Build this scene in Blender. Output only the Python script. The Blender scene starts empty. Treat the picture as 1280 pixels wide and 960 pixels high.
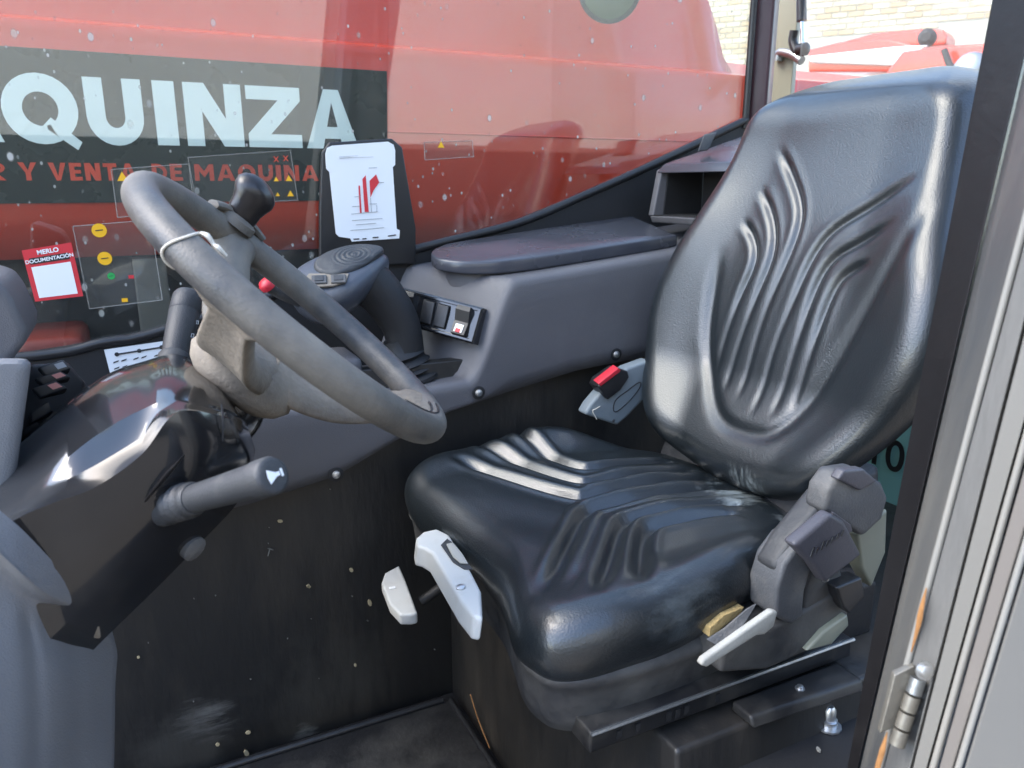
import bpy, bmesh, math, random
import numpy as np
from mathutils import Vector, Matrix
random.seed(7); rng = np.random.default_rng(7)
R = math.radians
scene = bpy.context.scene
COL = scene.collection

# ------------------------------------------------------------------ camera
cam_d = bpy.data.cameras.new('camera'); cam = bpy.data.objects.new('camera', cam_d); COL.objects.link(cam)
cam.location = (0, 0, 0.87)
cam.rotation_euler = (R(90 - 14.6), 0, R(-26.5))
cam_d.lens = 27; cam_d.sensor_width = 36; cam_d.sensor_fit = 'HORIZONTAL'
cam_d.clip_start = 0.02; cam_d.clip_end = 400
cam_d.dof.use_dof = True; cam_d.dof.focus_distance = 0.95; cam_d.dof.aperture_fstop = 9.0
scene.camera = cam
# ------------------------------------------------------------------ sky and sun
SUN_EL, SUN_AZ = 50.0, 284.0          # degrees; azimuth measured clockwise from +Y
world = bpy.data.worlds.new('World'); scene.world = world; world.use_nodes = True
wn = world.node_tree.nodes; wl = world.node_tree.links
sky = wn.new('ShaderNodeTexSky'); sky.sky_type = 'NISHITA'; sky.sun_disc = False
sky.sun_elevation = R(SUN_EL); sky.sun_rotation = R(SUN_AZ); sky.dust_density = 1.2; sky.air_density = 1.0
wn['Background'].inputs[1].default_value = 0.15
wl.new(sky.outputs[0], wn['Background'].inputs[0])
sd = bpy.data.lights.new('sun', 'SUN'); sun = bpy.data.objects.new('sun', sd); COL.objects.link(sun)
sd.energy = 0.6; sd.angle = R(40); sd.color = (1.0, 0.95, 0.87)
az, el = R(SUN_AZ), R(SUN_EL)
sdir = Vector((math.sin(az)*math.cos(el), math.cos(az)*math.cos(el), math.sin(el)))
sun.rotation_euler = (-sdir).to_track_quat('-Z', 'Y').to_euler()
sun.location = (0, -3, 6)
scene.view_settings.view_transform = 'Standard'; scene.view_settings.look = 'None'
scene.view_settings.gamma = 1.0; scene.view_settings.use_curve_mapping = False
scene.view_settings.exposure = 2.7

# ------------------------------------------------------------------ materials
MATS = {}
def srgb(h):
    h = h.lstrip('#'); c = [int(h[i:i+2], 16)/255 for i in (0, 2, 4)]
    return tuple(x/12.92 if x <= .04045 else ((x+.055)/1.055)**2.4 for x in c) + (1,)
def mat(name, col, rough=.5, metal=0., bump=0., bscale=300., var=0., vscale=8., rvar=0., coat=0., spec=.5,
        dust=0., dustcol=(.28, .25, .21, 1), dscale=6., up=False, emit=None, stretch=None, crough=.08, spots=()):
    m = bpy.data.materials.new(name); m.use_nodes = True; MATS[name] = m
    nt = m.node_tree; n = nt.nodes; l = nt.links; b = n['Principled BSDF']
    if len(col) == 3: col = tuple(col) + (1,)
    b.inputs['Roughness'].default_value = rough; b.inputs['Metallic'].default_value = metal
    b.inputs['Base Color'].default_value = col
    b.inputs['Coat Weight'].default_value = coat; b.inputs['Coat Roughness'].default_value = crough
    b.inputs['Specular IOR Level'].default_value = spec
    tc = n.new('ShaderNodeTexCoord'); mp = n.new('ShaderNodeMapping'); l.new(tc.outputs['Object'], mp.inputs[0])
    if stretch: mp.inputs['Scale'].default_value = stretch
    def noise(scale, detail=4., rgh=.55):
        t = n.new('ShaderNodeTexNoise'); t.inputs['Scale'].default_value = scale; t.inputs['Detail'].default_value = detail
        t.inputs['Roughness'].default_value = rgh; l.new(mp.outputs[0], t.inputs['Vector']); return t
    cur = None
    if var:
        t = noise(vscale); mx = n.new('ShaderNodeMix'); mx.data_type = 'RGBA'
        mx.inputs[6].default_value = tuple(c*(1-var) for c in col[:3])+(1,); mx.inputs[7].default_value = tuple(min(1, c*(1+var)) for c in col[:3])+(1,)
        l.new(t.outputs[0], mx.inputs[0]); cur = mx.outputs[2]
    if dust:
        t = noise(dscale, 6., .65); rp = n.new('ShaderNodeMapRange'); rp.inputs[1].default_value = .62-.3*dust; rp.inputs[2].default_value = .78
        l.new(t.outputs[0], rp.inputs[0]); fac = rp.outputs[0]
        if up:
            ge = n.new('ShaderNodeNewGeometry'); sx = n.new('ShaderNodeSeparateXYZ'); l.new(ge.outputs['Normal'], sx.inputs[0])
            r2 = n.new('ShaderNodeMapRange'); r2.inputs[1].default_value = -.1; r2.inputs[2].default_value = .9; l.new(sx.outputs[2], r2.inputs[0])
            mm = n.new('ShaderNodeMath'); mm.operation = 'MULTIPLY'; l.new(fac, mm.inputs[0]); l.new(r2.outputs[0], mm.inputs[1]); fac = mm.outputs[0]
        ms = n.new('ShaderNodeMath'); ms.operation = 'MULTIPLY'; ms.inputs[1].default_value = min(1., dust*1.2); l.new(fac, ms.inputs[0]); fac = ms.outputs[0]
        mx = n.new('ShaderNodeMix'); mx.data_type = 'RGBA'; mx.inputs[6].default_value = col; mx.inputs[7].default_value = dustcol
        if cur: l.new(cur, mx.inputs[6])
        l.new(fac, mx.inputs[0]); cur = mx.outputs[2]
        mr = n.new('ShaderNodeMapRange'); mr.inputs[3].default_value = rough; mr.inputs[4].default_value = .85; l.new(fac, mr.inputs[0]); l.new(mr.outputs[0], b.inputs['Roughness'])
    elif rvar:
        t = noise(vscale*1.7, 5.); mr = n.new('ShaderNodeMapRange'); mr.inputs[1].default_value = .3; mr.inputs[2].default_value = .7
        mr.inputs[3].default_value = max(.02, rough-rvar); mr.inputs[4].default_value = min(1, rough+rvar); l.new(t.outputs[0], mr.inputs[0]); l.new(mr.outputs[0], b.inputs['Roughness'])
    for (cx, cy, cz), rad, scol, amt, nsc, nst in spots:      # worn or smeared places
        vd = n.new('ShaderNodeVectorMath'); vd.operation = 'DISTANCE'; vd.inputs[1].default_value = (cx, cy, cz); l.new(tc.outputs['Object'], vd.inputs[0])
        m1 = n.new('ShaderNodeMapRange'); m1.inputs[1].default_value = rad; m1.inputs[2].default_value = rad*.2; l.new(vd.outputs['Value'], m1.inputs[0])
        mp2 = n.new('ShaderNodeMapping'); mp2.inputs['Scale'].default_value = nst; l.new(tc.outputs['Object'], mp2.inputs[0])
        t = n.new('ShaderNodeTexNoise'); t.inputs['Scale'].default_value = nsc; t.inputs['Detail'].default_value = 8; t.inputs['Roughness'].default_value = .7; l.new(mp2.outputs[0], t.inputs['Vector'])
        ad = n.new('ShaderNodeMath'); ad.operation = 'MULTIPLY'; l.new(m1.outputs[0], ad.inputs[0]); l.new(t.outputs[0], ad.inputs[1])
        m2 = n.new('ShaderNodeMapRange'); m2.inputs[1].default_value = .36; m2.inputs[2].default_value = .58; m2.inputs[4].default_value = amt; l.new(ad.outputs[0], m2.inputs[0])
        mx = n.new('ShaderNodeMix'); mx.data_type = 'RGBA'; mx.inputs[6].default_value = col; mx.inputs[7].default_value = scol
        if cur: l.new(cur, mx.inputs[6])
        l.new(m2.outputs[0], mx.inputs[0]); cur = mx.outputs[2]
    if cur: l.new(cur, b.inputs['Base Color'])
    if bump:
        t = noise(bscale, 3.); bp = n.new('ShaderNodeBump'); bp.inputs['Strength'].default_value = bump; bp.inputs['Distance'].default_value = .002
        l.new(t.outputs[0], bp.inputs['Height']); l.new(bp.outputs[0], b.inputs['Normal'])
    if emit: b.inputs['Emission Color'].default_value = emit; b.inputs['Emission Strength'].default_value = 1
    return m

mat('vinyl', (.0055, .0085, .0105), .36, coat=.42, crough=.16,
    spots=(((.70, .735, .455), .10, (.22, .25, .25, 1), .8, 38, (1, 4, 1)), ((.775, .88, .45), .08, (.17, .17, .16, 1), .8, 30, (1, 1, 1)), ((.72, .64, .45), .07, (.2, .22, .22, 1), .7, 45, (1, 1, 1)), ((.46, .55, .44), .12, (.10, .12, .13, 1), .35, 25, (1, 3, 1))), bump=.28, bscale=420, rvar=.07, vscale=14, dust=.06, dustcol=(.08, .085, .085, 1), dscale=9, spec=.75)
mat('vinyl_worn', (.03, .031, .033), .55, bump=.5, bscale=90, dust=.5, dustcol=(.14, .135, .12, 1), dscale=14)
mat('console_plastic', (.10, .097, .102), .46, bump=.35, bscale=900, var=.12, vscale=5, dust=.22, dustcol=(.2, .19, .175, 1), dscale=5)
mat('lid_plastic', (.05, .052, .062), .24, bump=.06, bscale=900, rvar=.08, vscale=6)
mat('dash_plastic', (.15, .152, .158), .5, bump=.4, bscale=800, var=.12, vscale=4, dust=.3, dustcol=(.22, .22, .22, 1), dscale=4)
mat('gloss_black', (.012, .012, .013), .14, rvar=.07, vscale=10, coat=.6, dust=.22, dustcol=(.11, .1, .085, 1), dscale=5)
mat('satin_black', (.014, .014, .015), .4, rvar=.1, vscale=20)
mat('matte_black', (.012, .012, .013), .6, bump=.2, bscale=200)
mat('stalk_black', (.035, .037, .04), .5, bump=.3, bscale=700, dust=.3, dustcol=(.2, .19, .17, 1), dscale=25)
mat('wheel_foam', (.034, .036, .039), .4, bump=.22, bscale=420, var=.3, vscale=30, dust=.9, dustcol=(.25, .225, .185, 1), dscale=6)
mat('hub_dust', (.07, .062, .052), .7, bump=.5, bscale=220, dust=.95, dustcol=(.32, .27, .21, 1), dscale=9)
mat('knob', (.014, .012, .012), .3, bump=.1, bscale=200, dust=.3, dustcol=(.12, .1, .08, 1), dscale=20)
mat('boom_red', (.60, .046, .016), .3, var=.1, vscale=3, coat=.4, dust=.2, dustcol=(.45, .16, .12, 1), dscale=4)
mat('fender_red', (.2, .025, .015), .5, dust=.4, dustcol=(.12, .09, .07, 1), dscale=9)
mat('decal_dark', (.012, .02, .018), .3, rvar=.1)
mat('decal_white', (.84, .92, .89), .4, var=.06, vscale=20)
mat('decal_red', (.72, .07, .03), .45, var=.12, vscale=40)
mat('white_plastic', (.52, .52, .49), .45, bump=.15, bscale=500, dust=.3, dustcol=(.36, .31, .25, 1), dscale=22)
mat('lever_dirty', (.36, .35, .31), .5, bump=.2, bscale=400, dust=.5, dustcol=(.22, .2, .17, 1), dscale=30)
mat('card_white', (.82, .83, .83), .35)
mat('red_print', (.62, .03, .04), .5); mat('grey_print', (.3, .31, .32), .5); mat('black_print', (.02, .02, .02), .5)
mat('yellow_print', (.85, .45, .01), .45); mat('green_print', (.02, .35, .08), .45)
mat('red_button', (.5, .02, .035), .4); mat('pink_mark', (.55, .22, .18), .5)
mat('footwell_black', spots=(((0.0308, 1.1000, 0.0837), .10, (.16, .155, .145, 1), .7, 26, (.5, 1, 3)), ((0.0072, 1.1000, 0.0496), .20, (.055, .052, .046, 1), .7, 9, (1, 1, 1.5)), ((0.2034, 1.1000, 0.0980), .25, (.042, .039, .033, 1), .7, 12, (1, 1, .7)), ((0.1756, 1.1000, 0.0055), .05, (.2, .19, .16, 1), .7, 40, (.5, 1, 2))), col=(.017, .016, .015), rough=.42, bump=.5, bscale=60, dust=.55, dustcol=(.06, .048, .034, 1), dscale=8, stretch=(1, 1, .3))
mat('floor_black', spots=(((.30, .95, .014), .25, (.09, .085, .075, 1), .6, 10, (1, 1, 1)), ((.1, .8, .014), .3, (.08, .075, .065, 1), .6, 8, (1, 1, 1))), col=(.02, .02, .021), rough=.36, bump=.6, bscale=80, dust=.5, dustcol=(.10, .095, .085, 1), dscale=9)
mat('metal_worn', (.30, .31, .31), .38, metal=.85, bump=.3, bscale=120, dust=.3, dustcol=(.25, .2, .14, 1), dscale=14)
mat('bolt_metal', (.55, .55, .54), .32, metal=.9)
mat('rail_black', (.018, .018, .019), .38, metal=.3, dust=.5, dustcol=(.09, .083, .07, 1), dscale=18)
mat('pan_grey', (.028, .028, .029), .5, bump=1., bscale=38, dust=.75, dustcol=(.095, .09, .08, 1), dscale=12)
mat('cover_grey', (.062, .064, .068), .55, bump=.35, bscale=350, dust=.5, dustcol=(.2, .185, .16, 1), dscale=15)
mat('cover_blue', (.06, .068, .085), .32, bump=.2, bscale=500, dust=.4, dustcol=(.2, .18, .15, 1), dscale=16)
mat('cover_purple', (.06, .058, .068), .45, bump=.2, bscale=400, dust=.2, dustcol=(.15, .13, .12, 1), dscale=10)
mat('pillar_black', (.013, .012, .013), .42, bump=.2, bscale=150, dust=.2, dustcol=(.05, .045, .042, 1), dscale=12)
mat('pillar_maroon', (.035, .012, .018), .4, rvar=.1)
mat('jamb_grey', (.13, .132, .13), .36, metal=.5, bump=.3, bscale=90, dust=.6, dustcol=(.24, .215, .17, 1), dscale=10, stretch=(1, 1, .2))
mat('jamb_blue', (.135, .134, .128), .4, bump=.2, bscale=60, dust=.5, dustcol=(.22, .21, .19, 1), dscale=7, stretch=(1, 1, .2))
mat('jamb_brown', (.15, .135, .12), .5, dust=.4, dustcol=(.3, .27, .23, 1), dscale=6)
mat('seal_pale', (.22, .21, .185), .6, dust=.4, dscale=8)
mat('door_grey', (.165, .158, .142), .45, var=.1, vscale=4)
mat('hinge_metal', (.19, .175, .145), .42, metal=.5, bump=.4, bscale=90, dust=.4, dustcol=(.4, .24, .1, 1), dscale=25)
mat('rust', (.27, .125, .04), .85, bump=.8, bscale=120, var=.4, vscale=60)
mat('foam_yellow', (.36, .25, .10), .9, bump=1., bscale=250)
mat('torn_edge', (.1, .1, .1), .7, bump=.6, bscale=300, dust=.4, dscale=30)
mat('buckle_grey', (.17, .2, .215), .5, bump=.2, bscale=400, dust=.25, dscale=25)
mat('clear_dirty', (.17, .18, .14), .35, dust=.4, dustcol=(.25, .24, .18, 1), dscale=20)
mat('teal_card', (.26, .55, .50), .5)
mat('brick_a', (.56, .47, .33), .85, var=.15, vscale=2); mat('brick_b', (.5, .38, .24), .85, var=.15, vscale=2); mat('brick_c', (.62, .54, .40), .85, var=.1, vscale=2)
mat('mortar', (.52, .48, .40), .95, var=.1, vscale=3)
mat('pale_wall', (.85, .76, .62), .9, var=.1, vscale=.4)
mat('dark_band', (.05, .05, .045), .9)
mat('disc_green', (.16, .2, .15), .25, spec=.8)
mat('white_paint', (.78, .78, .76), .6)
mat('asphalt', (.17, .142, .108), .9, bump=.5, bscale=40, var=.25, vscale=.6)
mat('olive_post', (.24, .23, .16), .55, dust=.3, dscale=6)
mat('chrome', (.6, .6, .6), .2, metal=1.)
mat('debris', (.42, .34, .2), .8); mat('debris_pale', (.2, .195, .175), .8)
mat('string', (.6, .56, .48), .8)
mat('tyre', (.03, .03, .03), .75)
mat('roof_grey', (.1, .1, .105), .6)

def glass_mat(name, tint, dusty=.0, ior=1.5, specks=False, rough=.0):
    m = bpy.data.materials.new(name); m.use_nodes = True; MATS[name] = m
    nt = m.node_tree; n = nt.nodes; l = nt.links; n.remove(n['Principled BSDF']); out = n['Material Output']
    tr = n.new('ShaderNodeBsdfTransparent'); tr.inputs[0].default_value = tint
    gl = n.new('ShaderNodeBsdfGlossy'); gl.inputs['Roughness'].default_value = rough
    lw_ = n.new('ShaderNodeLayerWeight'); lw_.inputs[0].default_value = .5
    pw = n.new('ShaderNodeMath'); pw.operation = 'POWER'; pw.inputs[1].default_value = 5.; l.new(lw_.outputs['Facing'], pw.inputs[0])
    f0 = ((ior-1)/(ior+1))**2; fr = n.new('ShaderNodeMath'); fr.operation = 'MULTIPLY_ADD'; fr.inputs[1].default_value = 1-f0; fr.inputs[2].default_value = f0; l.new(pw.outputs[0], fr.inputs[0])
    mx = n.new('ShaderNodeMixShader'); l.new(fr.outputs[0], mx.inputs[0]); l.new(tr.outputs[0], mx.inputs[1]); l.new(gl.outputs[0], mx.inputs[2]); cur = mx.outputs[0]
    df = n.new('ShaderNodeBsdfDiffuse'); df.inputs[0].default_value = (.62, .6, .55, 1)
    tc = n.new('ShaderNodeTexCoord')
    if dusty:
        t = n.new('ShaderNodeTexNoise'); t.inputs['Scale'].default_value = 3.5; t.inputs['Detail'].default_value = 7; l.new(tc.outputs['Object'], t.inputs[0])
        mr = n.new('ShaderNodeMapRange'); mr.inputs[1].default_value = .3; mr.inputs[2].default_value = .8; mr.inputs[3].default_value = dusty*.3; mr.inputs[4].default_value = dusty*1.7; l.new(t.outputs[0], mr.inputs[0])
        m2 = n.new('ShaderNodeMixShader'); l.new(mr.outputs[0], m2.inputs[0]); l.new(cur, m2.inputs[1]); l.new(df.outputs[0], m2.inputs[2]); cur = m2.outputs[0]
    if specks:
        for sc, thr, lo in ((21., .13, .50), (48., .14, .40)):
            mpn = n.new('ShaderNodeMapping'); mpn.inputs['Rotation'].default_value = (0, .5, 0); mpn.inputs['Scale'].default_value = (1.25, 1, .85); l.new(tc.outputs['Object'], mpn.inputs[0])
            v = n.new('ShaderNodeTexVoronoi'); v.inputs['Scale'].default_value = sc; l.new(mpn.outputs[0], v.inputs[0])
            lt = n.new('ShaderNodeMapRange'); lt.inputs[1].default_value = thr; lt.inputs[2].default_value = thr*.55; l.new(v.outputs['Distance'], lt.inputs[0])
            sp = n.new('ShaderNodeSeparateColor'); l.new(v.outputs['Color'], sp.inputs[0])
            gt = n.new('ShaderNodeMapRange'); gt.inputs[1].default_value = lo; gt.inputs[2].default_value = 1.; gt.inputs[4].default_value = .75; l.new(sp.outputs[0], gt.inputs[0])
            mu = n.new('ShaderNodeMath'); mu.operation = 'MULTIPLY'; l.new(lt.outputs[0], mu.inputs[0]); l.new(gt.outputs[0], mu.inputs[1])
            m3 = n.new('ShaderNodeMixShader'); l.new(mu.outputs[0], m3.inputs[0]); l.new(cur, m3.inputs[1]); l.new(df.outputs[0], m3.inputs[2]); cur = m3.outputs[0]
    l.new(cur, out.inputs[0])
    return m
glass_mat('window_glass', (.92, .95, .93, 1), dusty=.012, ior=1.85, specks=True)
glass_mat('rear_glass', (.95, .97, .96, 1), dusty=.07, ior=1.5)  # haze laid into this glass to paint the overexposed wash outside
glass_mat('film', (.93, .93, .92, 1), dusty=.03, ior=1.2, rough=.1)
glass_mat('film_edge', (.75, .75, .74, 1), dusty=.22, ior=1.3, rough=.2)

# ------------------------------------------------------------------ mesh helpers
def link(name, me, m, parent=None, smooth=False):
    if m: me.materials.append(MATS[m])
    if smooth: me.polygons.foreach_set('use_smooth', [True]*len(me.polygons))
    o = bpy.data.objects.new(name, me); COL.objects.link(o)
    if parent is not None:
        o.parent = parent; o.matrix_parent_inverse = Matrix.Translation(parent.location).inverted()
    return o
def tag(o, label, cat, group=None):
    o['label'] = label; o['category'] = cat
    if group: o['group'] = group
    return o
def struct(o): o['kind'] = 'structure'; return o
def thing(name, loc, label, cat, group=None):
    o = bpy.data.objects.new(name, None); COL.objects.link(o); o.location = loc; o.empty_display_size = .03
    return tag(o, label, cat, group)
def pyd(v, f):
    me = bpy.data.meshes.new('m'); me.from_pydata([tuple(p) for p in v], [], [tuple(x) for x in f]); me.update(); return me
def fixn(me):
    bm = bmesh.new(); bm.from_mesh(me); bmesh.ops.recalc_face_normals(bm, faces=bm.faces); bm.to_mesh(me); bm.free(); return me
def bevel_bm(bm, w, seg=3, ang=30):
    es = [e for e in bm.edges if len(e.link_faces) == 2 and e.calc_face_angle(0) > R(ang)]
    if w > 0 and es: bmesh.ops.bevel(bm, geom=es, offset=w, segments=seg, affect='EDGES', profile=.6, clamp_overlap=True)
def bmfin(bm, ang=40):
    bmesh.ops.recalc_face_normals(bm, faces=bm.faces)
    for f in bm.faces: f.smooth = True
    for e in bm.edges:
        if len(e.link_faces) == 2 and e.calc_face_angle(0) > R(ang): e.smooth = False
    me = bpy.data.meshes.new('m'); bm.to_mesh(me); bm.free(); return me
def hexa(name, pts8, m, parent=None, bev=.003, seg=3):
    """pts8: bottom 4 then top 4 (same winding)"""
    bm = bmesh.new(); v = [bm.verts.new(p) for p in pts8]
    for f in ((0,1,2,3),(4,5,6,7),(0,1,5,4),(1,2,6,5),(2,3,7,6),(3,0,4,7)): bm.faces.new([v[i] for i in f])
    bmesh.ops.recalc_face_normals(bm, faces=bm.faces); bevel_bm(bm, bev, seg)
    return link(name, bmfin(bm), m, parent)
def box(name, lo, hi, m, parent=None, bev=.003, seg=3, rot=None, at=None):
    x0,y0,z0 = lo; x1,y1,z1 = hi
    P = [Vector(p) for p in ((x0,y0,z0),(x1,y0,z0),(x1,y1,z0),(x0,y1,z0),(x0,y0,z1),(x1,y0,z1),(x1,y1,z1),(x0,y1,z1))]
    if rot is not None: P = [rot @ p for p in P]
    if at is not None: P = [p + Vector(at) for p in P]
    return hexa(name, P, m, parent, bev, seg)
def prism(name, poly, d, m, parent=None, bev=.003, seg=3):
    """poly: planar 3D loop, extruded by vector d"""
    d = Vector(d); bm = bmesh.new(); a = [bm.verts.new(p) for p in poly]; b = [bm.verts.new(Vector(p)+d) for p in poly]; n = len(a)
    bm.faces.new(a); bm.faces.new(b[::-1])
    for i in range(n): bm.faces.new((a[i], a[(i+1)%n], b[(i+1)%n], b[i]))
    bmesh.ops.recalc_face_normals(bm, faces=bm.faces); bevel_bm(bm, bev, seg)
    return link(name, bmfin(bm), m, parent)
def catmull(P, per=8, closed=False):
    P = [np.array(p, float) for p in P]; n = len(P); out = []
    rngi = range(n if closed else n-1)
    for i in rngi:
        p1, p2 = P[i], P[(i+1)%n]
        p0 = P[i-1] if (closed or i > 0) else 2*p1-p2
        p3 = P[(i+2)%n] if (closed or i+2 < n) else 2*p2-p1
        for k in range(per):
            t = k/per; out.append(.5*((2*p1)+(-p0+p2)*t+(2*p0-5*p1+4*p2-p3)*t*t+(-p0+3*p1-3*p2+p3)*t**3))
    if not closed: out.append(P[-1])
    return out
def loft(name, secs, m, parent=None, cap=True, closed=False, smooth=True, ang=50):
    """secs: list of loops with equal point counts"""
    n = len(secs[0]); v = [tuple(p) for s in secs for p in s]; f = []
    k = len(secs)
    for i in range(k if closed else k-1):
        for j in range(n):
            a = i*n+j; b = i*n+(j+1)%n; c = ((i+1)%k)*n+(j+1)%n; d = ((i+1)%k)*n+j; f.append((a, b, c, d))
    if cap and not closed: f.append(tuple(range(n))[::-1]); f.append(tuple((k-1)*n+j for j in range(n)))
    bm = bmesh.new(); me = pyd(v, f); bm.from_mesh(me)
    return link(name, bmfin(bm, ang), m, parent)
def frame_of(t):
    t = Vector(t).normalized(); u = t.cross(Vector((0, 0, 1)))
    if u.length < 1e-3: u = t.cross(Vector((1, 0, 0)))
    u.normalize(); return t, u, u.cross(t)
def tube(name, path, rad, m, parent=None, seg=14, per=6, closed=False, cap=True, flat=None, smoothpath=True):
    P = catmull(path, per, closed) if smoothpath and len(path) > 2 else [np.array(p, float) for p in path]
    n = len(P); rads = [rad]*n if np.isscalar(rad) else list(np.interp(np.linspace(0, 1, n), np.linspace(0, 1, len(rad)), rad))
    secs = []; prev = None
    for i in range(n):
        a = P[i-1] if (closed or i > 0) else P[i]; b = P[(i+1)%n] if (closed or i < n-1) else P[i]
        t = Vector(b-a).normalized()
        if prev is None: _, u, w = frame_of(t)
        else:
            u = prev - t*prev.dot(t); u.normalize(); w = u.cross(t)
        prev = u
        fy = flat if flat else 1.
        secs.append([Vector(P[i]) + (u*math.cos(q)*rads[i] + w*math.sin(q)*rads[i]*fy) for q in [2*math.pi*k/seg for k in range(seg)]])
    return loft(name, secs, m, parent, cap=cap, closed=closed)
def lathe(name, base, axis, prof, m, parent=None, seg=24, ang=40):
    """prof: (distance along axis, radius)"""
    t, u, w = frame_of(axis); base = Vector(base)
    secs = [[base + t*h + (u*math.cos(q)+w*math.sin(q))*r for q in [2*math.pi*k/seg for k in range(seg)]] for h, r in prof]
    return loft(name, secs, m, parent, ang=ang)
def sheet(name, quad, m, parent=None, thick=.0006, n=None):
    """thin plate from a planar loop"""
    a, b, c = Vector(quad[0]), Vector(quad[1]), Vector(quad[2]); nn = (b-a).cross(c-a).normalized()
    if n is not None and nn.dot(Vector(n)) < 0: nn = -nn
    return prism(name, quad, nn*thick, m, parent, bev=0)
def rrect(w, h, r, k=5, cx=0, cy=0):
    out = []
    for sx, sy, a0 in ((1, 1, 0), (-1, 1, 90), (-1, -1, 180), (1, -1, 270)):
        for i in range(k+1):
            a = R(a0+90*i/k); out.append((cx+sx*(w/2-r)+r*math.cos(a), cy+sy*(h/2-r)+r*math.sin(a)))
    return out
def smooth01(a, b, x):
    t = np.clip((x-a)/(b-a), 0, 1); return t*t*(3-2*t)
def polydist(px, py, L):
    """distance to polyline and arclength fraction"""
    best = np.full(px.shape, 1e9); fr = np.zeros(px.shape); L = [np.array(p) for p in L]
    tot = sum(np.linalg.norm(L[i+1]-L[i]) for i in range(len(L)-1)); acc = 0
    for i in range(len(L)-1):
        a, b = L[i], L[i+1]; d = b-a; ll = np.linalg.norm(d)
        t = np.clip(((px-a[0])*d[0]+(py-a[1])*d[1])/ll**2, 0, 1)
        dist = np.hypot(px-a[0]-t*d[0], py-a[1]-t*d[1]); k = dist < best
        best = np.where(k, dist, best); fr = np.where(k, (acc+t*ll)/tot, fr); acc += ll
    return best, fr
def pad(name, O, U, V, N, outline, ctr, hfun, Redge, side, m, parent, rings=90, segs=320, inset=.02, power=2.):
    O, U, V, N = [np.array(x, float) for x in (O, U, V, N)]
    C = catmull(outline, 24, True); C = np.array(C) - np.array(ctr)
    ang = np.unwrap(np.arctan2(C[:, 1], C[:, 0]))
    if ang[-1] < ang[0]: C = C[::-1]; ang = np.unwrap(np.arctan2(C[:, 1], C[:, 0]))
    rad = np.hypot(C[:, 0], C[:, 1]); q = np.linspace(0, 2*np.pi, segs, endpoint=False)
    rr = np.interp((q-ang[0]) % (2*np.pi), ang-ang[0], rad, period=2*np.pi)
    verts = []; loops = 0
    ts = np.concatenate([np.linspace(.02, .8, int(rings*.72)), np.linspace(.8, 1, int(rings*.4))[1:]])
    ts = 1-(1-ts)**1.0
    for t in ts:
        u = ctr[0]+np.cos(q)*rr*t; v = ctr[1]+np.sin(q)*rr*t
        d = (1-t)*rr; x = np.clip(1-d/Redge, 0, 1); drop = Redge*(1-np.sqrt(np.clip(1-x**power, 0, 1)))
        h = hfun(u, v)-drop
        verts.append((u, v, h)); loops += 1
    u1, v1, h1 = verts[-1]
    for k in (.33, .66, 1.):
        s = 1-inset*k*k/ rr; verts.append((ctr[0]+(u1-ctr[0])*s, ctr[1]+(v1-ctr[1])*s, h1-side*k)); loops += 1
    pts = []
    for u, v, h in verts:
        pts.append(O[None]+u[:, None]*U+v[:, None]*V+h[:, None]*N)
    c0 = hfun(np.array([ctr[0]]), np.array([ctr[1]]))[0]
    P = np.concatenate(pts+[[O+ctr[0]*U+ctr[1]*V+c0*N]]); f = []
    for i in range(loops-1):
        for j in range(segs): f.append((i*segs+j, i*segs+(j+1)%segs, (i+1)*segs+(j+1)%segs, (i+1)*segs+j))
    ci = len(P)-1
    for j in range(segs): f.append((ci, (j+1)%segs, j))
    f.append(tuple((loops-1)*segs+j for j in range(segs)))
    me = fixn(pyd(P, f)); return link(name, me, m, parent, smooth=True)
def bolt(name, p, axis, r, m, parent=None, hexn=6):
    return lathe(name, p, axis, ((0, r*1.5), (.25*r, r*1.5), (.26*r, r), (1.0*r, r), (1.15*r, r*.75)), m, parent, seg=hexn*2)
def screw(name, p, axis, r, parent):
    o = lathe(name, p, axis, ((0, r*1.7), (.15*r, r*1.75), (.2*r, r*1.55)), 'matte_black', parent, seg=20)
    lathe('screw_head', Vector(p)+Vector(axis)*.2*r, axis, ((0, r), (.45*r, r*.85), (.62*r, r*.5), (.66*r, .0005)), 'bolt_metal', o, seg=16); return o

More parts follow.
